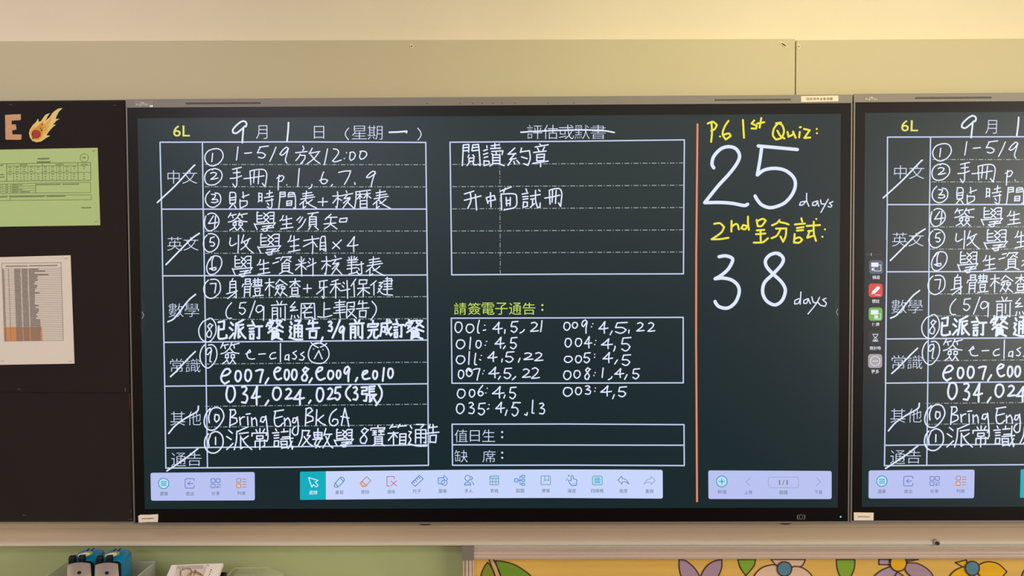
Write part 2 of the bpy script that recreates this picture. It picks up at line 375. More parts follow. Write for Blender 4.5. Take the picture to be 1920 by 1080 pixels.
# views: origin of the enlargement in the photo and its scale
VW = {'A': (280, 210, 6), 'B': (550, 210, 6), 'C': (280, 380, 6), 'D': (550, 380, 6), 'E': (280, 550, 6), 'F': (550, 550, 6),
      'G': (280, 720, 6), 'H': (550, 720, 6), 'I': (840, 220, 6), 'N': (1280, 200, 6), 'O': (1280, 370, 6), 'Q': (1280, 460, 6),
      'J': (840, 560, 8), 'K': (1040, 560, 8), 'L': (840, 670, 8), 'M': (1040, 670, 8)}
INK = """
# white 19 A handwritten_date
s 1085,165 1094,135 1078,108 1040,106 985,145 942,195 940,230 975,240 1020,210 1075,160;1060,172 1052,260 1045,345;1565,120 1562,200 1550,322
v B
s 1080,228 1180,225 1275,216;1275,216 1272,232
# white 13 A handwritten_note
s 680,428 650,450 625,500 635,560 680,600 730,604 790,570 828,510 820,450 780,416 720,416 668,434;712,465 708,510 703,560
s 998,392 990,460 980,540;1072,464 1110,462 1150,457;1340,382 1240,395;1245,400 1215,460;1215,460 1265,458 1305,480 1295,505 1265,518 1228,508;1425,395 1395,470 1355,555;1565,410 1540,395 1500,430 1468,475 1490,486 1530,460 1565,408;1565,410 1545,480 1530,540 1545,575
v B
放 15 378 305 590
s 385,415 368,500 348,595;450,415 490,422 510,455 480,505 440,552 475,560 540,540;597,455 598,458;573,522 575,524
s 640,455 634,520 648,545 680,525 697,480 672,450 636,458;760,450 745,500 760,532 795,520 826,480 812,447 770,440 748,448
# white 13 A handwritten_note
s 715,650 690,645 640,680 622,740 640,800 690,822 750,810 805,760 818,700 790,655 740,637 700,645;690,690 720,680 755,690 745,715 692,758;692,758 735,752 772,742
手 905 618 1045 852
冊 1060 640 1325 850
s 1460,710 1452,790 1450,875;1435,745 1490,715 1515,735 1490,775 1455,780;1545,820 1546,822;1687,635 1680,720 1670,835;1830,815 1822,845 1795,862
v B
s 340,675 320,730 310,780 330,806 365,800 386,770 350,755 295,770;440,815 425,835;510,680 580,665 645,662 622,730 575,815;690,795 695,815;915,692 920,672 890,668 845,705 822,735 850,738 900,708 925,690;915,695 890,770 875,840
# white 13 A handwritten_note
s 680,890 645,930 630,985 650,1040 695,1070 745,1065 795,1020 803,960 780,920 740,910;700,925 745,930 735,960 705,985;705,985 760,985 772,1005 740,1020 700,1015
貼 890 890 1125 1090
時 1218 875 1400 1095
間 1450 893 1650 1095
v B
表 60 880 265 1088
+ 275 960 388 1060
核 435 883 690 1085
曆 685 870 890 1085
表 885 868 1095 1090
# white 13 C handwritten_note
s 655,135 690,118 740,128 780,180 778,240 740,290 680,318 635,290 620,230 634,150;720,150 665,235;665,235 715,230 765,222;745,150 740,220 732,285
簽 880 112 1105 315
學 1170 85 1425 328
生 1465 140 1620 302
須 1650 105 1905 310
v D
知 340 125 612 302
# white 13 C handwritten_note
s 665,352 700,348 750,368 782,420 770,490 730,535 680,555 630,530 608,470 620,400 650,365;690,395 680,445;680,445 715,445 735,465 720,488 690,485;692,398 730,385
收 895 360 1172 572
學 1210 330 1485 595
生 1555 365 1700 562
v D
相 108 365 372 578
x 435 415 545 522
4 597 375 732 555
# white 13 C handwritten_note
s 700,608 665,660 645,730 660,790 700,810 750,790 800,730 815,660 790,610 740,598 705,612 680,650;722,612 708,650 704,700 710,745;676,742 715,735 748,728 750,750 725,760 690,748
學 925 578 1165 840
生 1210 635 1360 812
資 1385 593 1622 805
料 1640 605 1878 830
v D
核 310 590 562 815
對 590 600 797 810
表 805 600 1030 828
# white 13 C handwritten_note
s 665,870 630,910 612,970 630,1040 680,1075 730,1065 790,1010 800,940 780,885 740,862 690,865;685,912 750,908;750,908 745,960 735,1015
身 865 850 1000 1085
體 1040 845 1285 1065
檢 1295 850 1557 1055
查 1570 850 1700 1060
+ 1730 915 1827 1015
v D
牙 255 865 392 1075
科 410 860 640 1080
保 645 855 862 1065
健 865 835 1120 1045
# white 13 E handwritten_note
s 925,105 880,160 862,220 880,275 925,280
5 1005 95 1092 240
s 1190,85 1160,175 1125,275;1285,180 1265,140 1220,142 1200,190 1225,217 1265,195 1288,150;1288,150 1285,305
前 1365 80 1552 312
網 1575 92 1872 300
v F
上 270 100 440 275
報 450 70 717 285
告 705 80 855 275
s 885,90 930,150 925,220 872,300
# white 13 E handwritten_note
s 640,300 600,322 560,390 560,460 590,520 650,548 700,525 745,450 748,360 715,295 680,280 638,302
8 635 335 720 500
# white 23 E handwritten_note
已 765 300 880 522
派 895 290 1090 515
訂 1100 305 1278 522
餐 1310 290 1517 528
通 1565 290 1730 528
v F
告 140 297 300 512
s 330,495 312,545
3 385 305 448 435
s 525,300 490,390 440,500
9 508 362 588 525
前 625 290 802 518
完 825 300 965 512
成 970 285 1122 490
訂 1112 290 1250 505
餐 1250 290 1480 520
# white 13 E handwritten_note
s 620,580 590,620 570,690 580,770 620,825 670,838 730,780 760,700 750,620 710,580 665,582;700,640 690,610 650,625 635,680 660,690 697,645;700,640 685,720 680,765 697,770
簽 795 550 1015 800
s 1085,682 1140,660 1130,635 1100,675 1110,725 1150,740 1185,735;1230,685 1305,680;1420,665 1380,675 1355,710 1370,740 1425,728;1475,565 1475,770;1570,690 1535,700 1525,745 1560,740 1572,695;1572,695 1570,755;1655,648 1615,670 1655,710 1640,740 1612,735;1738,660 1702,685 1745,720 1725,750 1688,745
v F
s 200,590 175,650 170,710 200,765 270,788 340,780 395,720 397,650 360,590 300,560 240,563 200,592;227,625 228,627;333,632 334,634;237,735 262,690 287,645;287,645 305,690 325,738;200,555 240,590 280,610;375,565 340,590 305,605;245,570 290,560 330,570
# white 22 E handwritten_note
s 815,932 880,915 915,880 890,850 848,862 810,930 815,985 850,1018 895,990
0 958 865 1040 1000
0 1068 852 1155 998
7 1192 848 1290 1008
s 1340,955 1305,1015;1405,892 1460,870 1475,845 1440,835 1405,880 1415,940 1445,970 1485,955
0 1512 852 1582 982
0 1594 850 1668 982
8 1702 825 1800 992
s 1830,955 1800,1005
v F
s 265,890 320,860 325,835 290,835 258,885 265,940 300,975 355,955
0 380 862 460 975
0 478 860 540 968
9 562 815 648 998
s 720,950 700,990;775,922 830,890 830,870 790,880 778,930 800,965 860,955
0 887 865 953 972
s 1020,840 1005,985
0 1057 838 1130 962
# white 22 G handwritten_note
0 857 12 973 214
3 1030 12 1115 222
4 1140 18 1252 240
s 1340,185 1305,240
0 1380 32 1490 188
2 1520 42 1612 178
4 1612 55 1748 240
s 1815,185 1795,215
v H
0 252 37 348 208
2 375 35 455 182
5 458 22 540 187
s 645,15 598,70 595,130 640,185
3 665 22 735 187
張 750 12 940 215
s 960,10 995,80 985,160 930,240
# white 15 G handwritten_note
s 685,275 640,330 617,410 630,480 680,518 740,510 800,450 838,370 820,300 780,268 720,272 680,310;690,290 668,370 675,435;740,345 735,400 755,428 785,395 780,350 742,342
s 915,290 910,390 905,485;905,290 960,290 970,330 920,375;920,375 980,385 982,430 910,467;1015,375 1025,460;1020,402 1045,375 1070,370;1105,370 1110,460;1090,340 1135,334;1150,380 1155,465;1155,402 1190,380 1205,410 1210,465;1310,372 1265,375 1250,420 1280,430 1310,382;1310,360 1325,480 1335,600 1322,645 1295,630
s 1405,308 1510,292;1420,310 1405,400 1420,465 1460,477 1505,440;1410,387 1495,365;1520,385 1525,470;1525,412 1560,380 1580,415 1590,475;1655,382 1620,385 1610,430 1635,435 1660,392;1665,370 1675,470 1668,560 1635,577 1608,545 1618,500 1640,480
v H
s 145,275 140,380 135,470;140,280 190,268 215,300 150,352;150,352 215,370 220,412 138,440;265,290 255,460;340,352 265,412;275,402 315,440 360,462;485,283 430,330 405,400 415,450 455,470 500,440 495,400 455,395 440,420;580,272 555,390 540,465;580,272 605,380 625,475;535,365 625,382
# white 15 G handwritten_note
s 665,560 630,610 622,690 650,750 710,778 770,760 825,690 825,600 790,550 740,535 690,560;688,570 665,640 672,705;745,600 745,680
派 865 475 1158 745
常 1150 497 1335 740
識 1380 500 1622 740
及 1665 510 1850 708
v H
數 215 497 448 725
學 450 490 682 715
8 740 490 852 675
寶 860 465 1042 700
箱 1060 450 1275 697
通 1285 437 1505 705
告 1500 450 1642 665
# white 17 A cross_out_slash
s 500,603 512,598;500,605 420,690 280,840 90,1018
# white 17 C cross_out_slash
s 562,345 470,410 340,540 188,697
# white 17 E cross_out_slash
s 520,12 440,80 330,220 270,290 208,320
# white 17 E cross_out_slash
s 517,655 440,730 320,860 238,937
# white 17 G cross_out_slash
s 552,250 535,310 400,390 290,470 218,557
# white 17 G cross_out_slash
s 547,726 430,820 300,910 198,977
# white 17 I cross_out_slash
s 820,168 1000,157 1300,145 1560,142 1750,150 1870,170
# white 15 I handwritten_note
閱 145 293 368 550
讀 388 290 640 552
約 670 340 932 548
章 950 290 1132 560
# white 15 I handwritten_note
升 180 825 378 1048
中 425 842 540 1012
面 583 778 780 1050
試 818 800 1042 1020
冊 1085 795 1285 1012
# white 19 J handwritten_note
0 97 345 220 515
0 264 377 395 518
s 470,325 445,430 448,510 468,515;550,397 552,399;530,475 565,468
4 662 345 820 525
s 855,465 850,520
5 935 332 1055 510
s 1145,465 1120,495 1080,515
2 1225 345 1362 500
s 1410,330 1402,410 1390,495
# white 19 J handwritten_note
0 117 612 260 758
s 340,580 325,755
0 412 622 505 748
s 578,640 579,642;558,698 559,700
4 695 570 847 747
s 860,710 830,750
5 927 572 1040 758
# white 19 J handwritten_note
0 117 850 260 985
s 320,795 310,985;415,820 400,940 402,988;402,988 428,990;500,852 501,853;475,912 490,920
4 585 787 740 950
s 815,905 805,948
5 855 787 995 960
s 1080,893 1055,953
2 1125 805 1280 922
2 1290 800 1430 940
# white 19 L handwritten_note
0 147 187 245 325
0 270 175 370 293
s 268,205 300,165 340,175;320,200 350,215
7 370 158 490 350
s 540,200 541,201;522,245 523,246
4 600 140 770 312
s 785,285 755,330
5 830 152 960 325
s 1015,290 965,335
2 1105 165 1242 310
2 1240 147 1378 325
# white 19 L handwritten_note
0 132 472 265 618
0 312 477 410 603
6 440 415 540 582
s 588,463 589,464;568,533 569,534
4 655 430 847 615
s 855,565 838,610
5 915 437 1028 628
# white 19 L handwritten_note
0 118 692 250 850
3 302 667 405 850
5 445 677 565 870
s 615,708 616,709;590,778 612,767
4 705 665 852 835
s 885,790 860,870
s 975,680 1085,680;985,700 955,755;955,755 1020,755 1052,800 1030,860 990,882 962,850
s 1190,830 1180,870 1150,855
s 1272,645 1262,830;1262,835 1290,838
3 1362 677 1460 855
# white 19 K handwritten_note
0 130 350 240 480
0 258 350 350 450
9 397 312 505 525
s 572,375 573,376;552,420 553,422
4 652 337 805 525
s 862,485 832,540
5 897 347 1095 525
s 1115,470 1110,515
2 1220 350 1347 495
2 1387 350 1507 500
# white 19 K handwritten_note
0 148 590 258 733
0 303 590 412 723
4 437 560 562 745
s 617,627 618,628;600,687 601,688
4 690 595 872 755
s 905,712 905,740 885,785
5 992 572 1150 790
# white 19 K handwritten_note
0 137 858 272 963
0 305 850 410 970
5 430 802 540 968
s 600,835 601,836;598,880 599,881
4 715 800 875 965
s 940,920 900,980
5 1002 832 1145 1008
# white 19 M handwritten_note
0 127 197 253 340
0 282 192 390 320
8 440 150 542 338
s 607,230 608,231;588,272 589,273
s 727,160 712,300;860,290 845,315 805,335
4 890 162 1042 308
s 1085,260 1050,330
5 1162 162 1280 328
# white 19 M handwritten_note
0 122 447 273 590
0 305 445 410 568
3 450 417 550 560
s 610,460 611,461;600,508 601,509
4 680 420 857 585
s 895,560 870,620
5 947 432 1085 598
# yellow 22 N handwritten_note
s 325,185 330,290 320,395;282,190 340,170 385,205 362,250 322,272;420,335 421,336;515,160 470,230 450,310 485,370 540,330 520,302 462,315;678,150 690,350
s 805,155 775,190 835,215 825,247 775,245;885,128 865,235;838,190 918,175;1080,182 1030,240 1015,320 1050,370 1110,350 1140,280 1120,210 1082,186;1050,187 1105,180;1065,270 1100,330 1145,358
s 1180,285 1190,338 1240,312 1242,280;1242,280 1270,350;1318,285 1310,345;1318,232 1330,230;1365,250 1430,265;1430,265 1368,352;1368,352 1435,347;1508,250 1509,251;1510,298 1511,299
# white 38 N handwritten_count
s 350,688 330,645 350,560 430,475 520,450 600,475 640,550 610,640 520,760 400,890 248,1080;248,1080 420,1078 560,1088 690,1112 730,1098
s 850,442 1070,462 1290,482;890,450 868,610 840,768;840,768 920,712 1040,694 1160,720 1250,800 1267,890 1230,990 1150,1080 1050,1125 970,1135 890,1105 840,1050 815,1005
# white 13 O handwritten_count
s 1380,45 1330,55 1315,88 1350,85 1388,42;1395,-45 1395,35 1420,100;1512,42 1465,60 1462,92 1500,85 1520,42;1515,45 1532,100;1550,30 1562,72 1595,75;1637,22 1600,90 1555,170;1690,48 1650,65 1680,93 1662,110 1635,102
# yellow 22 O handwritten_note
s 355,298 420,292 467,335 430,400 325,472;325,472 420,470 515,455;550,265 548,385;552,330 595,300 620,312 632,360;725,322 680,312 660,348 700,360 728,325;735,217 735,290 745,365
s 832,255 845,325;838,268 900,242 935,262 890,320 848,325;835,372 917,366;825,415 930,407;875,370 878,490;800,510 900,505 960,460;1090,255 1060,290 1005,315;1098,280 1150,290 1192,305;1050,352 1165,350;1165,350 1160,430 1130,500 1100,440;1100,360 1060,430 1000,460
s 1335,235 1345,272;1262,305 1375,295;1285,345 1360,335;1285,375 1355,368;1260,412 1252,510;1255,470 1310,450 1345,478 1310,510 1255,508;1395,322 1545,312;1475,275 1475,400 1500,490;1412,380 1452,375;1428,385 1402,450;1402,455 1460,435;1503,243 1504,244;1600,360 1601,361;1572,443 1573,444
# white 38 Q handwritten_count
s 410,128 480,118 550,140 560,180 510,270 430,340 365,376;365,376 450,368 550,390 620,450 636,530 600,630 540,690 480,708 410,690 375,655 365,632
s 1090,105 1050,88 980,110 932,170 945,240 1015,320 1110,410 1155,500 1130,600 1080,655 1020,668 940,620 900,530 920,420 1015,325 1110,220 1132,150 1090,98 1050,88
# white 13 Q handwritten_count
s 1310,600 1265,620 1260,660 1300,652 1325,602;1330,525 1322,662;1412,600 1365,620 1362,652 1395,650 1415,602;1415,605 1437,657;1452,580 1470,640 1500,645;1540,585 1500,660 1410,772;1612,595 1575,612 1615,650 1602,685 1555,675 1520,640
"""
def ink_notes():
    """-> list of (colour, name, [(pixel points, width px)])"""
    notes = []; cur = None; w = 0; vw = None
    for ln in INK.strip().split('\n'):
        t = ln.split()
        if t[0] == '#':
            cur = (t[1], t[4], []); notes.append(cur); vw = VW[t[3]]; w = float(t[2]) / vw[2]; continue
        if t[0] == 'v': vw = VW[t[1]]; continue
        if t[0] == 's':
            for st in ln[2:].split(';'):
                cur[2].append(([(vw[0] + float(a) / vw[2], vw[1] + float(b) / vw[2]) for a, b in (p.split(',') for p in st.split())], w))
            continue
        x0, y0, x1, y1 = map(float, t[1:5])
        m = w * vw[2] / 2
        x0 += m * .7; x1 -= m * .7; y0 += m * .7; y1 -= m * .7
        for st in GL[t[0]].split(';'):
            cur[2].append(([(vw[0] + (x0 + int(p[:2]) / 99 * (x1 - x0)) / vw[2], vw[1] + (y0 + int(p[2:]) / 99 * (y1 - y0)) / vw[2]) for p in st.split()], w))
    return notes
# ------------------------------------------------------------------ the room
plaster = mat('cream_plaster', (236, 222, 196), 0.85, 0.2, bump=(14, 0.35), noise=(3, 0.02))
green_paint = mat('pale_green_paint', (174, 182, 130), 0.6, 0.3, noise=(2.5, 0.03))
cream = mat('cream_wall_paint', (226, 214, 190), 0.85, 0.2)
white_ceiling = mat('white_ceiling_paint', (236, 232, 222), 0.9, 0.1)
floor_m = mat('brown_floor_tiles', (58, 47, 40), 0.5, 0.3, noise=(5, 0.12))
dark_lower = mat('dark_lower_wall_for_glare', (40, 32, 27), 0.6, 0.3, noise=(6, 0.1, (1, 1, 8)))  # unseen lower wall, darkened to keep reflections low on the screens dim
RX, RY, RZ = 3.9, -7.2, 3.0
ZG = at(500, 1020, -0.03).z
b = MB()
b.box((-RX, 0, ZG), (RX, 0.12, RZ), plaster); b.box((-RX, 0, 0), (RX, 0.12, ZG), green_paint)
meta(b.build('wall_back'), kind='structure')
for nm, a, c, m in (('wall_left', (-RX - .1, RY, 0), (-RX, 0, RZ), cream), ('wall_right', (RX, RY, 0), (RX + .1, 0, RZ), cream)):
    b = MB(); b.box(a, c, m); meta(b.build(nm), kind='structure')
b = MB(); b.box((-RX, RY - .1, 1.7), (RX, RY, RZ), cream); b.box((-RX, RY - .1, 0), (RX, RY, 1.7), dark_lower)
meta(b.build('wall_front'), kind='structure')
b = MB(); b.box((-RX, RY, -.1), (RX, 0, 0), floor_m); meta(b.build('floor'), kind='structure')
b = MB(); b.box((-RX, RY, RZ), (RX, 0, RZ + .1), white_ceiling); meta(b.build('ceiling'), kind='structure')

wf = mat('white_added_window_frame', (222, 220, 214), 0.5)
b = MB()
for a, c in (((3.84, -4.36, .94), (3.9, -4.3, 2.56)), ((3.84, -1.7, .94), (3.9, -1.64, 2.56)), ((3.84, -4.3, .94), (3.9, -1.7, 1.0)), ((3.84, -4.3, 2.5), (3.9, -1.7, 2.56)), ((3.835, -3.02, 1.0), (3.858, -2.98, 2.5))):
    b.box(a, c, wf)
meta(b.build('added_window'), kind='structure')  # unseen window frame, added around the side light
# backing boards behind the displays
YP = -0.03
board_l = mat('beige_board_paint', (206, 193, 160), 0.55, 0.3, noise=(1.6, 0.02))
seam_px = at(1490.5, 130, YP).x
hole_rim = mat('chipped_rim', (235, 220, 185), 0.7); hole_dark = mat('dark_hole', (88, 74, 56), 0.8)
def backing(name, x0, x1, zt0, zt1, label, holes):
    b = MB(); zb = at(500, 990, YP).z - .03
    ring = [(x0, zb), (x1, zb), (x1, zt1), (x0, zt0)]
    b.prism(ring, YP, -0.001, board_l)
    o = b.build(name); meta(o, label, 'board', 'backing boards behind the displays')
    for px, py, r, tilt in holes:
        h = MB(); p = at(px, py, YP)
        ring = [(p.x + math.cos(t) * r * (1.5 if tilt else .8), p.z + math.sin(t) * r * (1.1 if not tilt else .8) - (math.cos(t) * r * .9 if tilt else 0)) for t in [2 * math.pi * i / 12 for i in range(12)]]
        h.prism(ring, YP - .0012, YP, hole_rim)
        ring = [(p.x + math.cos(t) * r * (1.0 if tilt else .35), p.z + math.sin(t) * r * .35 - (math.cos(t) * r * .6 if tilt else 0)) for t in [2 * math.pi * i / 10 for i in range(10)]]
        h.prism(ring, YP - .0016, YP - .0011, hole_dark)
        h.build('screw_hole', o)
    return o
backing('backing_board', -2.4, seam_px, at(0, 77, YP).z + .004, at(1490, 73, YP).z, 'long beige backing board on the wall, left of the vertical seam', [(772, 87, .006, 0), (1469.5, 84, .007, 1)])
backing('backing_board', seam_px + .0035, 3.2, at(1495, 75.5, YP).z, at(1920, 72, YP).z, 'beige backing board on the wall, right of the vertical seam', [(1497.5, 87.5, .006, 0)])
# lower rail, a profile swept along the wall
rail_m = mat('beige_rail_paint', (205, 180, 152), 0.5, 0.3, noise=(2, 0.03))
b = MB()
z = lambda y, Y=-.044: at(500, y, Y).z
prof = [(-.002, z(968)), (-.044, z(968)), (-.0445, z(990)), (-.0425, z(992)), (-.0425, z(1014.5))]
lip = [(-.0425, z(1014.5)), (-.0475, z(1016.5)), (-.050, z(1019)), (-.050, z(1021.6)), (-.047, z(1023)), (-.002, z(1023))]
b.grid([[(x, q_[0], q_[1]) for q_ in prof] for x in (-2.4, 3.2)], rail_m)
b.grid([[(x, q_[0], q_[1]) for q_ in lip] for x in (-2.4, 3.2)], mat('rail_lip_highlight', (222, 208, 188), 0.45, 0.4))  # paler tone paints in the highlight along the lip
meta(b.build('trim_1'), kind='structure')
scr = empty('rail_screw', at(1756, 1017.5, -.044), 'round metal screw in the beige rail below the right display', 'screw')
metal_d = mat('dull_steel', (150, 145, 138), 0.35, 0.5, 0.9)
p = at(1756, 1017.5, -.05); b = MB()
b.prism([(p.x + math.cos(t) * .009, p.z + math.sin(t) * .009) for t in [2 * math.pi * i / 20 for i in range(20)]], -.053, -.044, mat('beige_washer', (188, 176, 158), 0.4)); b.build('washer', scr)
b = MB(); b.prism([(p.x + math.cos(t) * .005, p.z + math.sin(t) * .005) for t in [2 * math.pi * i / 16 for i in range(16)]], -.0565, -.0529, mat('dark_screw', (70, 66, 60), 0.4, 0.5, 0.8)); b.build('screw_head', scr)

# ------------------------------------------------------------------ displays
glass_black = mat('black_bezel_glass', (6, 1, 2), 0.33, 0.32)
rim_metal = mat('grey_anodised_rim', (138, 130, 126), 0.45, 0.5, 0.5)
strip_m = mat('grey_top_strip', (140, 132, 126), 0.5, 0.4, 0.25)
scr_m = mat('screen_background', (1, 1, 1), 0.36, 0.5, emit=(10, 35, 41))
INKC = {'white': glow('white_ink', (222, 232, 255)), 'yellow': glow('yellow_ink', (240, 226, 60))}
line_c = glow('pale_table_line', (192, 206, 238)); dash_c = glow('dash_line', (150, 165, 165)); print_c = glow('printed_label', (208, 219, 246))
lime = glow('lime_heading', (200, 228, 90)); yel_print = glow('class_name_yellow', (228, 220, 100)); orange = glow('orange_rule', (232, 132, 92))
x0d, x1d, z0d, z1d = -.9783, .9779, ZC - .5755, ZC + .5838
zs = z1d - .0225
DISP = empty('interactive_display', (0, -.03, z0d), 'wide wall display in the middle, whole screen in view with the 25 days countdown', 'display', 'interactive displays on the wall')
b = MB()
for a, c in (((x0d, YS - .0012, z0d), (x0d + .0035, YS + .01, zs)), ((x1d - .0035, YS - .0012, z0d), (x1d, YS + .01, zs)), ((x0d + .0035, YS - .0012, z0d), (x1d - .0035, YS + .01, z0d + .005))):
    b.box(a, c, rim_metal)
b.box((x0d + .004, YS + .01, z0d + .004), (x1d - .004, YP - .0005, z1d - .003), mat('black_back_cover', (24, 23, 23), 0.6))
b.build('housing', DISP)
b = MB(); b.bevbox((x0d, YS - .0012, zs), (x1d, YS + .02, z1d), .003, strip_m); STRIP = b.build('top_strip', DISP)
b = MB(); sx, sz = .9475, .533
bx0, bx1, bz0, bz1 = x0d + .0035, x1d - .0035, z0d + .005, zs
for a, c in (((bx0, YS, bz0), (-sx, YS + .005, bz1)), ((sx, YS, bz0), (bx1, YS + .005, bz1)), ((-sx, YS, bz0), (sx, YS + .005, ZC - sz)), ((-sx, YS, ZC + sz), (sx, YS + .005, bz1))):
    b.box(a, c, glass_black)
BEZ = b.build('bezel', DISP)
b = MB(); b.box((-sx, YS, ZC - sz), (sx, YS + .005, ZC + sz), scr_m); SCREEN = b.build('screen', DISP)
# top strip details
grille_m = mat('dark_grille', (70, 66, 64), 0.7); mic_m = mat('microphone_hole_dark', (30, 28, 27), 0.8)
for xa, xb, ya in ((349, 490, 194.2), (1340, 1483, 187.8)):
    b = MB(); pa = at(xa, ya, YS); pb = at(xb, ya, YS); n = 46
    for i in range(n):
        xx = pa.x + (pb.x - pa.x) * i / n
        b.box((xx, YS - .0016, pa.z - .0024), (xx + (pb.x - pa.x) / n * .72, YS - .0011, pa.z + .0024), grille_m)
    b.build('speaker_grille', STRIP)
for vx, vy in ((183, 103), (368, 103), (440, 103), (492, 102), (553, 102), (605, 101), (678, 101), (864, 100), (1008, 98)):
    b = MB(); p = at(740 + vx / 3, 160 + vy / 3, YS)
    b.prism([(p.x + math.cos(t) * .0013, p.z + math.sin(t) * .0013) for t in [2 * math.pi * i / 10 for i in range(10)]], YS - .0016, YS - .0011, mic_m)
    b.build('microphone_hole', STRIP)
logo_m = mat('pale_logo_print', (228, 222, 214), 0.4)
b = MB(); YL = YS - .0026
b.glyphs('FUJITSU', (255.5, 194.2, 277.5, 199.3), YL, logo_m, 0.008)
b.stroke([(262.5, 193.4), (264.2, 191.6), (266, 192.6), (267.8, 191.4), (269.6, 192.6), (268.2, 193.8), (266, 192.8)], .7, YL, logo_m)
b.build('maker_logo', STRIP)
# bezel marks
b = MB(); gm = mat('grey_bezel_print', (126, 120, 116), 0.5); YB_ = YS - .0004; f = 10.667
vp = lambda s: [(1480 + float(q.split(',')[0]) / f, 920 + float(q.split(',')[1]) / f) for q in s.split()]
b.stroke(vp('215,480 250,480 260,500 260,555 250,570 215,570 205,555 205,500 215,480'), .9, YB_, gm, False)
for s_ in ('185,480 172,505 172,550 185,578', '168,485 158,510 158,545 168,570', '285,480 297,505 297,550 285,578', '302,485 312,510 312,545 302,570'):
    b.stroke(vp(s_), .8, YB_, gm)
b.build('contactless_mark', BEZ)
b = MB(); b.poly(circ(1576.3, 969, 1.6), YB_, mat('blue_power_light', (10, 20, 40), 0.4, emit=(120, 200, 255), estr=1.3)); b.build('power_light', BEZ)
sens = mat('black_sensor', (14, 13, 13), 0.4)
for sx_ in (797, 1473):
    b = MB(); p = at(sx_, 981, YS); ring = [(p.x + math.cos(t) * .019, z0d + .0012 + math.sin(t) * .0052) for t in [math.pi + math.pi * i / 14 for i in range(15)]]
    b.prism(ring, YS + .0005, YS + .03, sens); b.build('sensor_bump', DISP)

YG = YS - .0003; YT = YS - .0004; YI = YS - .0005
# ruled tables
def rule(b, pts, w=2.4, m=None): b.stroke(pts, w, YG, m or line_c, False, True)
def dash(b, p, q, w=1.5, pat=((9, 3), (2, 3))):
    d = Vector(q) - Vector(p); L = d.length; d.normalize(); t = 0; i = 0
    while t < L - 2:
        on, off = pat[i % 2]; e = min(t + on, L); a = Vector(p) + d * t; c = Vector(p) + d * e
        b.stroke([a, c], w, YG, dash_c, False, False); t += on + off; i += 1
b = MB()
rule(b, [(300, 266.7), (550, 266), (798.3, 267), (799.8, 390), (801.7, 560), (802.3, 720), (803.3, 872.5), (550, 876), (311, 877.6), (309, 730), (305.8, 560), (303, 392), (300, 266.7)])
rule(b, [(379.5, 267), (381, 391), (384, 552), (386.7, 722), (389, 877)])
for r in ([(303, 392.2), (550, 392), (799.5, 392)], [(304.8, 517.2), (550, 516.5), (801, 515.6)], [(307.3, 642), (550, 640), (801.8, 637.5)], [(309, 724.2), (550, 721.8), (802, 719.6)], [(310.5, 839.8), (550, 837.6), (803, 834)]): rule(b, r)
for y0, y1 in ((308.4, 308.8), (350, 350.4), (433.7, 433.2), (475, 474.4), (558.4, 556.2), (599.3, 597.4), (682.6, 679), (762, 757.8), (800.9, 796)): dash(b, (384, y0), (800, y1))
b.build('homework_table', SCREEN)
b = MB()
rule(b, [(843.8, 266.7), (1060, 265), (1283.2, 262.2), (1282.2, 390), (1281.5, 513.4), (1060, 514), (847, 515.3), (845.5, 390), (843.8, 266.7)])
for y0, y1 in ((308.4, 305.5), (350, 347.3), (391.7, 389), (433.2, 431), (474.4, 472.5)): dash(b, (848, y0), (1281, y1))
dash(b, (937, 268), (938, 513), 1.2)
b.build('assessment_table', SCREEN)
b = MB(); rule(b, [(846.2, 596.6), (1060, 596), (1281, 595), (1281.2, 717.8), (1060, 718.3), (847.5, 718.6), (846.2, 596.6)]); b.build('notice_box', SCREEN)
b = MB(); rule(b, [(847.7, 795.4), (1060, 795), (1282.5, 796.2), (1283, 873), (1060, 872), (848.5, 872.4), (847.7, 795.4)]); rule(b, [(848, 834), (1283, 834.8)]); b.build('duty_table', SCREEN)
b = MB(); b.stroke([(1307.8, 233), (1305.4, 480), (1305.2, 640), (1307, 940)], 3.6, YG, orange, False); b.build('orange_rule', SCREEN)
# printed words
def printed(name, items, m, thin=-.012):
    b = MB()
    for t, v, x0, y0, x1, y1 in items:
        o = VW2[v]; b.glyphs(t, (o[0] + x0 / o[2], o[1] + y0 / o[2], o[0] + x1 / o[2], o[1] + y1 / o[2]), YT, m, thin)
    build_split(b, name, SCREEN)
VW2 = dict(VW); VW2['P'] = (840, 780, 4.174)
printed('class_name', [('6L', 'A', 268, 150, 456, 277)], yel_print, 0.006)
printed('date_heading', [('月', 'A', 1200, 150, 1328, 302), ('日', 'B', 232, 158, 347, 300), ('星', 'B', 660, 155, 826, 306), ('期', 'B', 835, 152, 1003, 310)], print_c)
b = MB(); vB = lambda s: [(550 + float(q.split(',')[0]) / 6, 210 + float(q.split(',')[1]) / 6) for q in s.split()]
b.stroke(vB('622,180 592,220 585,248 592,275 620,312'), 1.8, YT, print_c); b.stroke(vB('1400,182 1430,222 1437,250 1430,278 1402,316'), 1.8, YT, print_c); build_split(b, 'date_bracket', SCREEN)
for its in ([('中', 'A', 205, 655, 341, 806), ('文', 'A', 372, 655, 538, 806)], [('英', 'C', 203, 385, 370, 540), ('文', 'C', 385, 388, 552, 538)], [('數', 'E', 215, 112, 385, 268), ('學', 'E', 398, 115, 560, 265)],
            [('常', 'E', 233, 735, 385, 888), ('識', 'E', 408, 735, 575, 888)], [('其', 'G', 238, 310, 402, 466), ('他', 'G', 428, 308, 582, 464)], [('通', 'G', 248, 775, 412, 925), ('告', 'G', 426, 772, 586, 920)]):
    printed('subject_label', its, print_c)
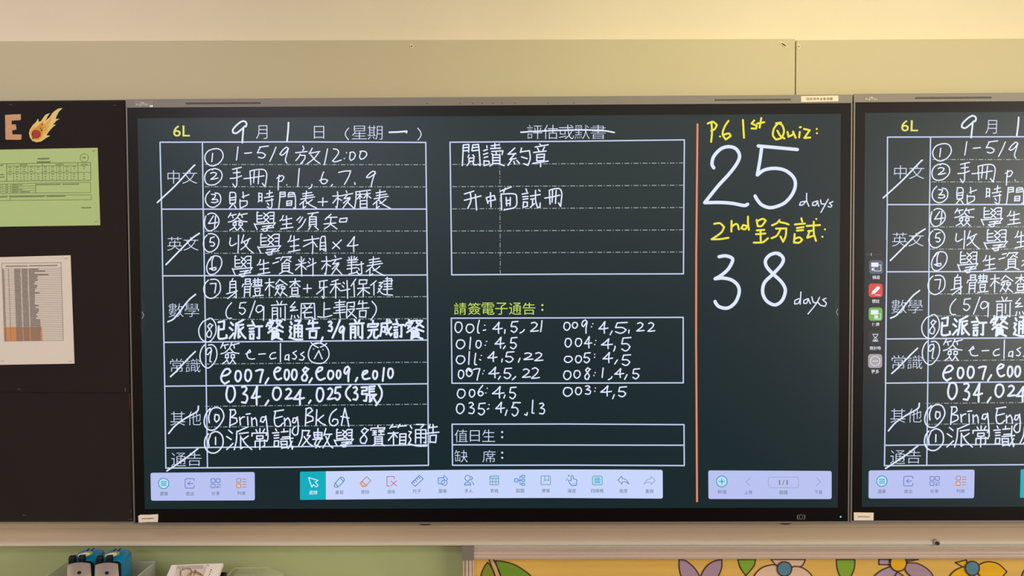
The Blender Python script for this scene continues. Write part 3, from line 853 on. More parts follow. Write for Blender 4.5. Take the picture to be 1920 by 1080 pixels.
printed('assessment_heading', [(c, 'I', 890 + 179 * i, 84, 890 + 179 * i + 168, 244) for i, c in enumerate('評估或默書')], print_c)
b = MB()
for c, xa, xb in zip('請簽電子通告', (90, 300, 505, 708, 915, 1120), (275, 490, 697, 895, 1100, 1312)):
    b.glyphs(c, (840 + xa / 8, 560 + 60 / 8, 840 + xb / 8, 560 + 240 / 8), YT, lime, -.004)
for yy in (97, 168): b.poly(circ(840 + 1415 / 8, 560 + yy / 8, 2, 12), YT, lime)
build_split(b, 'notice_heading', SCREEN)
b = MB()
for c, xa, xb, ya, yb in (('值', 52, 153, 106, 206), ('日', 172, 248, 112, 200), ('生', 268, 368, 106, 202), ('缺', 52, 155, 266, 363), ('席', 270, 372, 268, 363)):
    b.glyphs(c, (840 + xa / 4.174, 780 + ya / 4.174, 840 + xb / 4.174, 780 + yb / 4.174), YT, print_c, -.01)
for yy in (126, 166, 287, 327): b.poly(circ(840 + 424 / 4.174, 780 + yy / 4.174, 2, 12), YT, print_c)
build_split(b, 'duty_label', SCREEN)
# handwriting
for colr, nm, st in ink_notes():
    b = MB()
    for pts, w in st: b.stroke(pts, w, YI, INKC[colr])
    build_split(b, nm, SCREEN)
# side tabs of the software
tab_m = glow('grey_tab', (30, 38, 46)); tab_a = glow('tab_arrow', (150, 158, 175))
b = MB(); b.poly([(1571.6, 549), (1567.5, 556), (1565.2, 568), (1564.8, 585), (1565.6, 602), (1568, 614), (1571.8, 621)], YG, tab_m); b.stroke([(1571, 579), (1568, 585), (1571, 591)], 1.1, YT, tab_a, False); b.build('side_tab', SCREEN)
b = MB(); b.poly([(264.5, 556), (269.5, 563), (272, 575), (272.4, 591), (271.6, 607), (269, 619), (264.5, 626)], YG, tab_m); b.stroke([(266.5, 585), (269.5, 591), (266.5, 597)], 1.1, YT, tab_a, False); b.build('side_tab', SCREEN)

# toolbars
bar1 = glow('lavender_bar', (184, 193, 240)); bar2 = glow('pale_blue_bar', (200, 213, 252)); teal = glow('teal_tile', (0, 172, 190))
cap_c = glow('grey_caption', (92, 96, 120)); capw = glow('white_caption', (225, 245, 255))
IC = {k: glow('icon_' + k, v) for k, v in dict(teal=(40, 130, 160), indigo=(88, 98, 178), brown=(178, 112, 84), peach=(240, 190, 150), grey=(120, 122, 140), red=(196, 72, 104), blue=(62, 116, 190),
      green=(64, 150, 150), aqua=(176, 228, 250), sky=(170, 208, 248), slate=(84, 112, 150), white=(225, 246, 255), violet=(112, 112, 168), pale=(150, 156, 196), dash=(206, 214, 250)).items()}
def toolbar(name, quad, m, r=4):
    b = MB(); b.poly(quad_round(quad, r), YG, m); return b.build(name, DISP)
def icon(parent, org, items, cap=None, cm=None, w=9, name='tool_icon'):
    b = MB(); ox, oy, s = org; ww = w / s
    P = lambda st: [(ox + float(q.split(',')[0]) / s, oy + float(q.split(',')[1]) / s) for q in st.split()]
    for it in items:
        if it[0] == 'f': b.poly(P(it[2]), YT, IC[it[1]])
        elif it[0] == 'F': b.poly(circ(ox + it[2] / s, oy + it[3] / s, it[4] / s), YT, IC[it[1]])
        elif it[0] == 'C': b.stroke(circ(ox + it[2] / s, oy + it[3] / s, it[4] / s, 20) + [circ(ox + it[2] / s, oy + it[3] / s, it[4] / s, 20)[0]], ww, YI, IC[it[1]])
        elif it[0] == 's':
            for st in it[2].split(';'): b.stroke(P(st), ww, YI, IC[it[1]], False)
        elif it[0] == 'S':
            for st in it[2].split(';'): b.stroke(P(st), ww, YI, IC[it[1]], True)
        elif it[0] == 'R':
            x0, y0, x1, y1, r = it[2:7]; q = quad_round([(x0, y0), (x1, y0), (x1, y1), (x0, y1)], r)
            q = [(ox + x / s, oy + y / s) for x, y in q]
            if len(it) > 7: b.poly(q, YT, IC[it[7]])
            b.stroke(q + [q[0]], ww, YI, IC[it[1]], False)
    if cap:
        t, x0, y0, x1, y1 = cap
        b.glyphs(t, (ox + x0 / s, oy + y0 / s, ox + x1 / s, oy + y1 / s), YT, cm or cap_c, 0)
    return b.build(name, parent)
TB = toolbar('menu_toolbar', [(282.2, 886.5), (477.6, 885), (477.9, 938.2), (283.2, 938.8)], bar1); v = (280, 870, 8)
icon(TB, v, [('F', 'aqua', 215, 292, 76), ('C', 'teal', 215, 292, 78), ('s', 'teal', '178,265 255,265;178,292 255,292;178,320 255,320')], ('選單', 158, 418, 278, 475), w=11)
icon(TB, v, [('s', 'indigo', '672,255 672,235 660,220 550,220 538,232 538,350 550,362 660,362 674,345 674,322;655,292 578,292;610,265 578,292 610,318')], ('退出', 545, 415, 668, 472))
icon(TB, v, [('R', 'indigo', 925, 222, 985, 278, 14), ('R', 'indigo', 1003, 222, 1062, 278, 14), ('R', 'indigo', 925, 300, 985, 357, 14), ('s', 'indigo', '1008,302 1018,312;1040,300 1040,312;1062,302 1062,325;1022,328 1022,356;1042,335 1038,356;1062,348 1062,356;1008,345 1010,356')], ('分享', 933, 412, 1055, 470))
icon(TB, v, [('R', 'brown', 1310, 216, 1372, 275, 14), ('R', 'brown', 1310, 297, 1372, 357, 14, 'peach'), ('s', 'brown', '1398,228 1456,228;1398,266 1456,266;1398,307 1456,307;1398,345 1456,345')], ('列表', 1320, 410, 1445, 468))
b = MB(); b.poly([(611, 883.6), (760, 882), (900, 880.6), (1040, 880.2), (1160, 880.4)] + quad_round([(1160, 880.4), (1242.5, 881), (1242.8, 934.9), (1160, 934.3)], 4)[5:15] + [(1160, 934.3), (1040, 933.7), (900, 934), (760, 935.4), (611, 936.8)], YG, bar2)
b.poly([(563.5, 884.4), (611, 883.6), (611, 936.8), (563.5, 937.4), (562.5, 936), (562.5, 886)], YG, teal)
TB = b.build('drawing_toolbar', DISP)
v = (550, 870, 8)
icon(TB, v, [('s', 'white', '228,205 370,245 328,275 372,320 345,345 300,310 278,348 228,205')], ('選擇', 235, 398, 360, 460), capw, w=12)
icon(TB, v, [('S', 'teal', '625,290 705,205 735,198 762,225 755,260 675,338 640,348 612,335 625,290'), ('s', 'teal', '632,285 665,335;705,208 752,262')], ('書寫', 628, 395, 750, 455), w=11)
icon(TB, v, [('f', 'peach', '1000,290 1030,258 1098,322 1075,342 1045,338'), ('s', 'brown', '1100,190 1162,250 1080,338 1040,338 1000,290 1100,190;1030,258 1098,322')], ('擦除', 1015, 390, 1140, 450), w=10)
icon(TB, v, [('s', 'red', '1515,228 1510,188 1405,190 1405,330 1445,330;1465,255 1548,328;1548,252 1465,328')], ('清除', 1405, 388, 1528, 447), w=10)
icon(TB, v, [('s', 'blue', '1890,170 1948,222 1828,335 1772,285 1890,170;1800,265 1818,282;1825,240 1850,265;1855,215 1872,232;1878,192 1900,215')], ('尺子', 1790, 380, 1915, 442), w=11)
v = (790, 870, 8)
icon(TB, v, [('R', 'blue', 252, 205, 345, 298, 14, 'sky'), ('s', 'blue', '330,200 345,172 395,222 378,248'), ('F', 'dash', 345, 282, 40), ('C', 'blue', 345, 282, 41)], ('圖案', 260, 375, 385, 435))
icon(TB, v, [('C', 'blue', 695, 210, 40), ('f', 'sky', '648,315 660,285 695,270 730,285 742,315'), ('S', 'blue', '648,315 660,285 695,270 730,285 742,315'), ('s', 'blue', '648,316 742,316'), ('S', 'slate', '748,185 770,210 745,245;755,268 775,285 785,312')], ('多人', 650, 372, 770, 432), w=10)
icon(TB, v, [('f', 'sky', '1030,182 1158,182 1158,215 1030,215'), ('R', 'green', 1028, 180, 1160, 312, 12), ('s', 'green', '1030,218 1158,218;1030,265 1158,265;1070,218 1070,310;1118,218 1118,310')], ('表格', 1035, 372, 1157, 432))
icon(TB, v, [('R', 'blue', 1398, 218, 1452, 270, 10, 'sky'), ('R', 'blue', 1502, 168, 1552, 202, 10, 'sky'), ('R', 'blue', 1502, 226, 1552, 260, 10, 'sky'), ('R', 'blue', 1502, 286, 1552, 320, 10, 'sky'), ('s', 'blue', '1455,243 1500,243;1500,185 1478,185 1478,303 1500,303')], ('腦圖', 1418, 370, 1542, 430))
v = (1020, 870, 8)
icon(TB, v, [('R', 'green', -45, 178, 96, 310, 12), ('F', 'sky', -5, 265, 14), ('s', 'green', '10,180 10,250 40,235 70,250 70,180')], ('便簽', -35, 370, 90, 430))
icon(TB, v, [('f', 'sky', '385,280 490,280 485,320 415,320'), ('S', 'blue', '408,245 408,190 425,168 438,190 440,225 485,232 492,260 485,320 415,322 372,262 375,240 408,250'), ('s', 'slate', '362,168 378,172 366,190;350,215 345,228;332,243 344,240')], ('漫遊', 352, 372, 476, 432), w=10)
icon(TB, v, [('R', 'green', 728, 182, 872, 312, 22, 'aqua'), ('s', 'blue', '760,212 842,212;760,235 842,235;760,258 842,258;760,280 842,280')], ('四線格', 705, 372, 895, 432), w=10)
icon(TB, v, [('s', 'violet', '1165,182 1108,240 1170,302;1165,182 1172,215;1172,268 1170,302'), ('S', 'violet', '1172,215 1235,240 1275,300;1275,300 1230,272 1172,268')], ('復原', 1128, 375, 1252, 435), w=10)
icon(TB, v, [('s', 'pale', '1605,185 1668,245 1608,305;1605,185 1600,220;1600,275 1608,305'), ('S', 'pale', '1600,220 1540,245 1498,302;1498,302 1545,278 1600,275')], ('重做', 1522, 378, 1645, 438), w=10)
TB = toolbar('page_toolbar', [(1328, 882), (1559.3, 883), (1559.3, 935.8), (1328.4, 935.6)], bar1); v = (1310, 870, 6.62)
icon(TB, v, [('F', 'aqua', 287, 216, 64), ('C', 'teal', 287, 216, 67), ('s', 'teal', '252,216 322,216;287,180 287,252')], ('新增', 235, 322, 342, 370))
icon(TB, v, [('s', 'pale', '638,175 588,220 638,268')], ('上頁', 567, 328, 665, 376), w=8)
icon(TB, v, [('R', 'pale', 864, 162, 1240, 294, 34)], ('頁碼', 1000, 330, 1105, 380), w=6, name='page_number_field')
b = MB(); b.glyphs('1/1', (1310 + 998 / 6.62, 870 + 198 / 6.62, 1310 + 1104 / 6.62, 870 + 260 / 6.62), YI, cap_c, 0); b.build('page_number', TB)
icon(TB, v, [('s', 'pale', '1464,172 1512,220 1464,268')], ('下頁', 1435, 328, 1535, 376), w=8)

# the second display is a copy of the first, screen content and all
DISP2 = copy_tree(DISP)
DISP2.location = Vector(DISP.location) + Vector((1.9600, 0, .0018))
DISP2['label'] = 'wall display cut off by the right edge, with a dark app strip'
S2 = [o for o in DISP2.children if o.name.startswith('screen')][0]
paper_w = mat('white_sticker_paper', (240, 226, 208), 0.7, 0.2)
inkd = mat('grey_sticker_print', (96, 84, 74), 0.7)
# stickers
def sticker(name, quad, parent, Y=YS - .002, wob=None):
    b = MB(); P = wob or quad
    ring = [at(p[0], p[1], Y) for p in P]
    b.prism([(q.x, q.z) for q in ring], Y, Y + .0008, paper_w); return b.build(name, parent)
o = sticker('donor_label', [(1501.9, 180.2), (1572, 179.2), (1572.2, 190), (1502.1, 191.4)], DISP); o['label'] = 'white donor label with dark printed characters on the top strip'
b = MB()
for i, c in enumerate('田家炳基金會捐贈'):
    x = 1512.2 + i * 6.25; b.glyphs(c, (x, 183 - i * .06, x + 5.1, 188.2 - i * .06), YS - .0023, inkd, .004)
b.build('label_print', o)
def dashes(b, x0, y0, x1, y1, h, Y, m, seed, lo=1.2, hi=3.2, gap=.6):
    rr = random.Random(seed); x = x0
    while x < x1 - .5:
        w = rr.uniform(lo, hi); e = min(x + w, x1); ya = y0 + (y1 - y0) * (x - x0) / (x1 - x0)
        b.poly([(x, ya - h / 2), (e, ya - h / 2), (e, ya + h / 2), (x, ya + h / 2)], Y, m); x = e + gap * rr.uniform(.5, 1.5)
o = sticker('name_label', None, DISP, wob=[(259, 967.5), (263, 965.3), (280, 965.2), (296.2, 964.2), (296.4, 972), (295.6, 979), (276, 979), (259.9, 980)]); o['label'] = 'curled white name sticker in the lower left corner'
b = MB(); dashes(b, 266, 972.6, 288.5, 971.8, 1.6, YS - .0023, inkd, 3); b.build('label_print', o)
o = sticker('name_label', [(1600.9, 960.8), (1638.2, 961.4), (1637.8, 975.8), (1601.2, 975.8)], DISP2); o['label'] = 'flat white name sticker in the lower left corner'
b = MB(); dashes(b, 1608, 968.8, 1630.5, 969, 1.4, YS - .0023, inkd, 4); b.build('label_print', o)
# clear tape over the first logo
b = MB(); YL2 = YS - .0022
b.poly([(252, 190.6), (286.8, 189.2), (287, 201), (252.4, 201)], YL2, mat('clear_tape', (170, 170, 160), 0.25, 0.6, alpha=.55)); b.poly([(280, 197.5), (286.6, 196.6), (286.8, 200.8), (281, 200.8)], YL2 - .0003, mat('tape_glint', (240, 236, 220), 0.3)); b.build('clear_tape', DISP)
# dark app strip on the second screen
side_m = glow('app_strip_grey', (26, 30, 36)); side_l = glow('app_strip_edge', (78, 84, 92))
b = MB(); YA = YS - .0008; YA2 = YS - .001; YA3 = YS - .0012
b.poly([(1622, 450.2), (1661.8, 450.2), (1658.2, 718.6), (1617.8, 718.6)], YA, side_m); b.stroke([(1661.8, 450.2), (1658.2, 718.6)], .8, YA2, side_l, False); SIDE = b.build('app_strip', DISP2)
sv = lambda x, y: (1600 + x / 3.72, 430 + y / 3.72)
tile = {k: glow('tile_' + k, c) for k, c in dict(slate=(84, 92, 112), red=(214, 66, 58), green=(108, 176, 72), dark=(38, 42, 52), grey=(166, 160, 168)).items()}
icw = glow('tile_white', (232, 234, 245))
b = MB()
for x in (122, 106, 92):
    b.stroke([sv(x + 6, 165), sv(x, 175), sv(x + 6, 185)], .7, YA2, icw if x > 110 else side_l, False)
b.stroke([sv(145, 176), sv(198, 176)], .6, YA2, side_l, False); b.build('collapse_arrow', SIDE)
def app(k, x0, y0, x1, y1, strokes, cap, fills=()):
    b = MB(); b.poly([sv(*p) for p in quad_round([(x0, y0), (x1, y0), (x1, y1), (x0, y1)], 22)], YA2, tile[k])
    for fl in fills: b.poly([sv(*p) for p in fl], YA3, icw)
    for st in strokes: b.stroke([sv(*p) for p in st], 1.0, YA3 - .0001, icw, False)
    b.glyphs(cap[0], (*sv(cap[1], cap[2]), *sv(cap[3], cap[4])), YA2, icw, .006); b.build('app_icon', SIDE)
app('slate', 110, 215, 207, 310, [[(145, 268), (145, 290), (192, 290), (192, 248), (175, 248)], [(150, 290), (188, 290)]], ('頻道', 133, 322, 185, 348), [[(125, 232), (175, 232), (175, 262), (125, 262)], [(128, 270), (140, 270), (140, 288), (128, 288)]])
app('red', 107, 378, 205, 473, [[(152, 458), (188, 458)]], ('標註', 130, 488, 183, 514), [[(126, 455), (132, 432), (165, 398), (184, 400), (186, 412), (150, 448)]])
app('green', 107, 545, 203, 638, [[(148, 592), (148, 625), (190, 625), (190, 588), (178, 588)]], ('傳屏', 130, 650, 182, 676), [[(122, 562), (174, 562), (174, 594), (122, 594)], [(152, 600), (172, 600), (172, 620), (152, 620)]])
app('dark', 105, 708, 203, 803, [[(134, 732), (174, 732)], [(134, 780), (174, 780)], [(140, 732), (142, 746), (154, 756), (142, 766), (140, 780)], [(168, 732), (166, 746), (154, 756), (166, 766), (168, 780)]], ('倒計時', 113, 815, 192, 842), [[(145, 778), (154, 766), (163, 778)]])
ring = circ(152, 919, 33, 18)
app('grey', 103, 870, 201, 967, [ring + [ring[0]]], ('更多', 125, 978, 180, 1006), [circ(x, 919, 4.5, 8) for x in (138, 152, 166)])
# ------------------------------------------------------------------ black pinboard on the left and what is pinned to it
YK = -0.118
blk = mat('black_backing_paper', (43, 35, 34), 0.9, 0.15, noise=(3, 0.05)); blk2 = mat('black_board_edge', (16, 14, 14), 0.7)
pr = lambda x, y, Y=YK: (at(x, y, Y).x, at(x, y, Y).z)
PB = empty('pinboard', at(100, 978, YK), 'black paper-covered pinboard at the left edge, beside the display', 'pinboard')
b = MB(); q0 = pr(236, 187); q1 = pr(248.5, 978.5)
ring = [(-2.2, q0[1] - .002), (-2.2, q1[1])] + [q1] + [(q0[0], q0[1] - .004), (q0[0] - .004, q0[1])]
b.prism(ring, YK + .002, YP - .0005, blk2); b.build('board_panel', PB)
b = MB(); ring = [(-2.19, q0[1] - .006), pr(0, 734.5, YK), pr(60, 735.2, YK), pr(115, 735, YK), pr(150, 735.4), pr(243.5, 736.2), pr(234.4, 190.5)]
ring[0] = (-2.19, pr(0, 191)[1]); ring.insert(1, (-2.19, pr(0, 734)[1]))
b.prism(ring, YK - .001, YK + .001, blk); b.build('upper_paper', PB)
b = MB(); ring = [(-2.19, pr(0, 730)[1]), (-2.19, pr(0, 975)[1]), pr(247, 974.5), pr(243.6, 730)]
b.prism(ring, YK + .0012, YK + .002, blk); b.build('lower_paper', PB)
b = MB(); ring = [pr(241.8, 737), pr(243.8, 737), pr(245, 775), pr(243.6, 768), pr(242.3, 755)]
b.prism(ring, YK + .0003, YK + .0011, mat('red_board_peek', (96, 30, 26), 0.8)); b.build('torn_edge', PB)
stp = mat('steel_staple', (150, 140, 132), 0.4, 0.5, 0.7)
for x, y, a, Y in ((19.5, 196.3, 0, YK - .001), (215.5, 197.4, 0, YK - .001), (36, 729.8, 0, YK - .001), (234.8, 731, 90, YK - .001), (46, 966, -12, YK + .0011), (245.4, 958.5, 88, YK + .0011), (244, 973.4, 0, YK + .0011)):
    b = MB(); dx, dy = math.cos(math.radians(a)) * 3.2, -math.sin(math.radians(a)) * 3.2
    b.tube([at(x - dx, y - dy, Y + .001), at(x - dx, y - dy, Y - .0006), at(x + dx, y + dy, Y - .0006), at(x + dx, y + dy, Y + .001)], .0004, stp, 6); b.build('staple', PB)
# paper letters
card = mat('navy_black_card', (33, 33, 38), 0.85, 0.2); card_e = mat('card_edge_highlight', (74, 66, 70), 0.8); let_m = mat('salmon_paper', (222, 166, 122), 0.8, 0.2, noise=(30, 0.03))  # card edge lightened to paint the highlight on its cut outline
YC = YK - .0015
def px_prism(pts, y0, y1, m, side=None, n=None, obj=None):
    b = n or MB(); b.prism([pr(x, y, y0) for x, y in pts], y0, y1, m, side); return b
Z2 = lambda s: [(float(q.split(',')[0]) / 7.68, 170 + float(q.split(',')[1]) / 7.68) for q in s.split()]
def paper_thing(name, loc, label, cat, back, faces, group=None):
    r = empty(name, loc, label, cat, group)
    px_prism(back, YC - .0006, YC + .0004, card, card_e).build('backing_card', r)
    for i, (nm, pts, m) in enumerate(faces):
        px_prism(pts, YC - .0010 - .0004 * i, YC - .0006 - .0004 * i, m).build(nm, r)
    return r
E_ = Z2('72,350 185,342 298,338 300,415 285,425 168,432 165,485 225,486 238,560 175,572 178,630 305,630 310,640 306,700 290,708 85,706 78,690 75,450')
paper_thing('paper_letter', at(24, 262, YC), 'salmon paper letter E on the black pinboard, next to the flaming meteor', 'letter', Z2('-30,320 312,300 326,712 -20,730'), [('letter_face', E_, let_m)], 'salmon paper letters')
cc = []
for t in range(-50, -311, -13): cc.append((-18 + 23 * math.cos(math.radians(t)), 238.5 + 24 * math.sin(math.radians(t))))
ci = []
for t in range(-310, -49, 13): ci.append((-18 + 11 * math.cos(math.radians(t)), 238.5 + 12 * math.sin(math.radians(t))))
paper_thing('paper_letter', at(-18, 264, YC), 'salmon paper letter C cut off by the left edge of the photo', 'letter', Z2('-345,335 -34,322 -32,735 -330,745'), [('letter_face', cc + ci, let_m)], 'salmon paper letters')
# flaming meteor
fl_y = mat('pale_yellow_paper', (246, 214, 130), 0.75); fl_o = mat('amber_print', (228, 160, 62), 0.75); fl_r = mat('red_print', (196, 52, 54), 0.7); fl_d = mat('dark_red_print', (132, 44, 34), 0.7); fl_m = mat('gold_print', (240, 188, 86), .75)
outer = Z2('418,610 430,560 468,500 520,450 548,400 556,450 590,438 618,395 655,345 720,322 688,365 655,435 720,378 750,325 790,290 845,255 900,252 845,305 812,370 802,408 860,404 812,432 762,490 808,490 765,520 728,560 695,600 668,640 724,650 665,680 595,730 525,743 462,720 430,672')
mid = Z2('440,612 450,565 490,500 505,535 560,490 640,430 610,500 700,430 760,370 720,450 650,530 720,490 670,560 690,560 640,610 600,650 625,660 560,712 500,712 455,680')
inner = Z2('450,612 460,575 505,545 555,500 622,440 598,520 665,500 620,560 600,600 598,650 560,690 500,700 460,670')
MT = paper_thing('paper_meteor', at(88, 266, YC), 'flaming meteor paper cutout with a red core on the black pinboard', 'decoration',
                 Z2('395,610 405,560 440,490 500,430 535,370 570,365 640,310 740,290 850,225 920,232 926,300 900,350 880,400 862,470 820,545 770,610 740,690 650,730 560,768 470,750 420,700'),
                 [('flame', outer, fl_y), ('inner_flame', mid, fl_m), ('flame_heart', inner, fl_o)])
px_prism([(520 / 7.68 + math.cos(t) * 8.2, 170 + 623 / 7.68 + math.sin(t) * 7.6) for t in [2 * math.pi * i / 22 for i in range(22)]], YC - .0026, YC - .0022, fl_d).build('core_rim', MT)
px_prism([(523 / 7.68 + math.cos(t) * 6.9, 170 + 622 / 7.68 + math.sin(t) * 6.7) for t in [2 * math.pi * i / 22 for i in range(22)]], YC - .003, YC - .0026, fl_r).build('red_core', MT)
for x, y, r in ((583, 540, 1.1), (598, 570, 1.5), (473, 682, 1.5), (608, 485, 1.3)):
    px_prism([(x / 7.68 + math.cos(t) * r, 170 + y / 7.68 + math.sin(t) * r) for t in [2 * math.pi * i / 12 for i in range(12)]], YC - .0026, YC - .0022, fl_d).build('ember_spot', MT)
# green timetable sheet
ptext = mat('grey_green_print', (122, 138, 94), 0.8); pline = mat('green_sheet_line', (118, 134, 88), 0.8)
def sheet(name, label, quad, m, curl=0.0):
    r = empty(name, at((quad[2][0] + quad[3][0]) / 2, quad[2][1], YC), label, 'paper sheet')
    b = MB(); n = 12
    for s_, Yo in ((1, 0),):
        rows = [[at(*bil(quad, u / n, v / n), YC - .0012 - curl * (max(0, abs(u / n - .5) * 2 - .7) ** 2 + max(0, v / n - .8) ** 2)) for u in range(n + 1)] for v in range(n + 1)]
        b.grid(rows, m); b.grid([[p + Vector((0, .0006, 0)) for p in reversed(r_)] for r_ in rows], m)
    b.build('paper', r, True); return r
gq = [(-21, 281), (183, 277.1), (188, 422.4), (-19, 425.4)]
GS = sheet('timetable_sheet', 'pale green printed timetable sheet pinned to the black board', gq, mat('pale_green_paper', (192, 214, 146), 0.8, 0.2))
YZ = YC - .0016
g = lambda x, y: (x / 6, 270 + y / 6)
b = MB()
def gl(pts, w=.7): b.stroke([g(*p) for p in pts], w, YZ, pline, False, False)
gl([(-120, 228), (75, 222), (478, 214), (1020, 208), (1020, 408), (478, 412), (75, 418), (-120, 422)], .9); gl([(75, 222), (75, 418)], .9); gl([(475, 214), (478, 412)], .9); gl([(875, 212), (880, 410)], .8)
gl([(78, 250), (475, 245), (1020, 238)]); gl([(78, 330), (478, 325), (1020, 318)])
for x in (152, 232, 312, 392, 555, 635, 716, 797): gl([(x, 246), (x + 2, 412)], .5)
gl([(-120, 455), (400, 440), (1018, 432), (1020, 545), (400, 550), (-120, 560)]); gl([(400, 440), (402, 550)])
for y in (475, 500, 527): gl([(-120, y + 8), (400, y - 6)], .5)
for x in (28, 120): gl([(x, 450), (x + 2, 556)], .5)
gl([(-120, 590), (110, 582), (1025, 570), (1028, 626), (110, 634), (-120, 640)]); gl([(110, 582), (112, 634)])
b.build('printed_grid', GS)
b = MB(); rr = random.Random(5)
def td(x0, y0, x1, y1, h, s_): dashes(b, *g(x0, y0), *g(x1, y1), h / 6, YZ, ptext, s_, .8, 2.2, .35)
td(422, 166, 558, 163, 16, 1); td(413, 204, 568, 201, 16, 2); td(222, 234, 312, 232, 10, 3); td(625, 229, 715, 226, 10, 4); td(910, 230, 985, 228, 7, 5)
for i, x in enumerate((113, 192, 272, 353, 431, 512, 593, 673, 754, 834, 945)):
    for j, y in enumerate((261, 287, 311)):
        if j < 2 or i not in (4, 9, 10): td(x - 18 + (j == 1) * 10, y - i * .8, x + 18 - (j == 1) * 10, y - i * .8, 9, i * 7 + j)
    for j, y in enumerate((343, 370, 398)):
        if i or j == 0: td(x - 10, y - i * .7, x + 10, y - i * .7, 9, i * 9 + j)
for j, y in enumerate((461, 487, 513, 540)):
    td(135, y, 210, y - 1, 11, j + 60); td(60, y + 2, 88, y + 1, 10, j + 70); td(-15, y + 4, 8, y + 3, 10, j + 75)
    if j != 1: td(220, y - 1, 255 + (j == 3) * 80, y - 2, 11, j + 80)
td(405, 457, 682, 452, 11, 90); td(702, 453, 895, 450, 11, 91); td(118, 594, 505, 588, 12, 92); td(522, 588, 740, 586, 12, 93); td(0, 597, 82, 595, 11, 94); td(0, 241, 35, 240, 11, 95); td(0, 345, 45, 344, 10, 96); td(0, 372, 52, 371, 10, 97); td(912, 717, 1030, 715, 12, 98)
b.stroke([g(*p) for p in circ(948, 155, 46, 24)] + [g(994, 155)], .7, YZ, ptext); td(932, 153, 964, 152, 16, 99)
build_split(b, 'printed_text', GS)
for x, y, a in ((180.2, 415.2, 12), (176, 282.6, 8)):
    b = MB(); dx, dy = math.cos(math.radians(a)) * 2.8, -math.sin(math.radians(a)) * 2.8
    b.tube([at(x - dx, y - dy, YZ + .001), at(x - dx, y - dy, YZ - .0006), at(x + dx, y + dy, YZ - .0006), at(x + dx, y + dy, YZ + .001)], .0004, stp, 6); b.build('staple', GS)
# white list sheet
wq = [(-14, 482.6), (132.2, 478.6), (139.6, 681.8), (-7, 684.2)]
WS = sheet('name_list_sheet', 'white printed list with orange highlighted rows, pinned below the green sheet', wq, mat('white_paper', (240, 226, 214), 0.8, 0.2))
wl = mat('grey_list_line', (140, 130, 126), 0.8); wt = mat('grey_list_print', (150, 138, 132), 0.8); hi = mat('orange_highlighter', (240, 160, 92), 0.8)
T = [(3.2, 493.8), (114.4, 492.4), (118.8, 638.2), (8.5, 639.8)]
b = MB(); tb = lambda u, v: bil(T, u, v)
b.poly([tb(0, .822), tb(.645, .822), tb(.645, 1), tb(0, 1)], YZ + .0002, hi); b.build('highlighted_rows', WS)
b = MB()
def wlin(p, q, w=.55): b.stroke([tb(*p), tb(*q)], w, YZ, wl, False, False)
for p, q in (((0, 0), (1, 0)), ((1, 0), (1, 1)), ((0, 1), (1, 1)), ((0, 0), (0, 1)), ((.11, .07), (.11, 1))): wlin(p, q, .7)
nr = 40
for i in range(nr): wlin((0, .07 + .93 * i / nr), (1, .07 + .93 * i / nr))
b.build('printed_grid', WS)
b = MB(); rr = random.Random(8)
def wd(u0, u1, v, h, s_): p = tb(u0, v); q = tb(u1, v); dashes(b, p[0], p[1], q[0], q[1], h, YZ - .0002, wt, s_, .8, 2.4, .3)
wd(.06, .44, .037, 2, 1); wd(.46, .94, .035, 2, 2)
ends = [.62, .73, .55, .78, .6, .59, .6, .55, .54, .59, .58, .55, .54, .62, .54, .54, .54, .54, .54, .54, .6, .55, .6, .6, .58, .55, .58, .55] + [.62] * 12
for i in range(nr):
    v = .07 + .93 * (i + .5) / nr
    for u0, u1 in ((.01, .035), (.205, .31), (.33, .43), (.45, ends[i])): wd(u0, u1, v, 2.1, i * 5 + int(u0 * 50))
build_split(b, 'printed_text', WS)
for x, y, a in ((123.6, 484.2, 0), (131.6, 677.2, 0), (4.5, 676.5, 8)):
    b = MB(); dx, dy = math.cos(math.radians(a)) * 2.8, -math.sin(math.radians(a)) * 2.8
    b.tube([at(x - dx, y - dy, YZ + .001), at(x - dx, y - dy, YZ - .0006), at(x + dx, y + dy, YZ - .0006), at(x + dx, y + dy, YZ + .001)], .0004, stp, 6); b.build('staple', WS)

# ------------------------------------------------------------------ framed flower board below, on the right
YF = -.052; YM = -.028
FB = empty('flower_board', (at(1400, 1050, YF).x, -.001, .30), 'framed display board with a printed flower pattern on yellow wood grain, below the rail', 'display board')
fr_m = mat('pinkish_anodised_frame', (232, 210, 194), 0.36, 0.5, 0.2, noise=(3, 0.05, (1, 1, 30))); blk_m = mat('grey_corner_plastic', (132, 124, 110), 0.6)
xl = at(866.5, 1040, YF).x; xr = 3.1; zt = at(1000, 1029, YF).z; zi = at(1000, 1050, YF).z; xi = at(888, 1040, YF).x; zb = .30
H = zt - zi
prof = [(-.001, 0), (YF + .012, 0), (YF, .08), (YF - .001, .09), (YF, .14), (YF + .009, .17), (YF + .009, .27), (YF + .001, .36), (YF + .001, .5), (YF + .007, .54), (YF + .001, .62), (YF + .001, .8), (YF + .007, .86), (YF + .002, .93), (YF + .004, 1), (YM, 1)]
b = MB(); b.grid([[(x, p[0], zt - p[1] * H) for p in prof] for x in (xi, xr)], fr_m); b.build('top_rail', FB)
Wd = xi - xl
b = MB(); b.grid([[(xl + p[1] * Wd, p[0], zz) for p in prof] for zz in (zi, zb)], fr_m); b.build('side_rail', FB)
b = MB(); b.bevbox((xl, YF - .002, zi), (xi + .0005, -.001, at(880, 1023.5, YF).z), .002, blk_m); b.build('corner_block', FB)
b = MB(); b.box((xi, -.043, zt + .0005), (xr, -.001, at(1000, 1023, -.047).z - .0003), mat('grey_green_gasket', (186, 186, 168), 0.6)); b.build('wall_channel', FB)
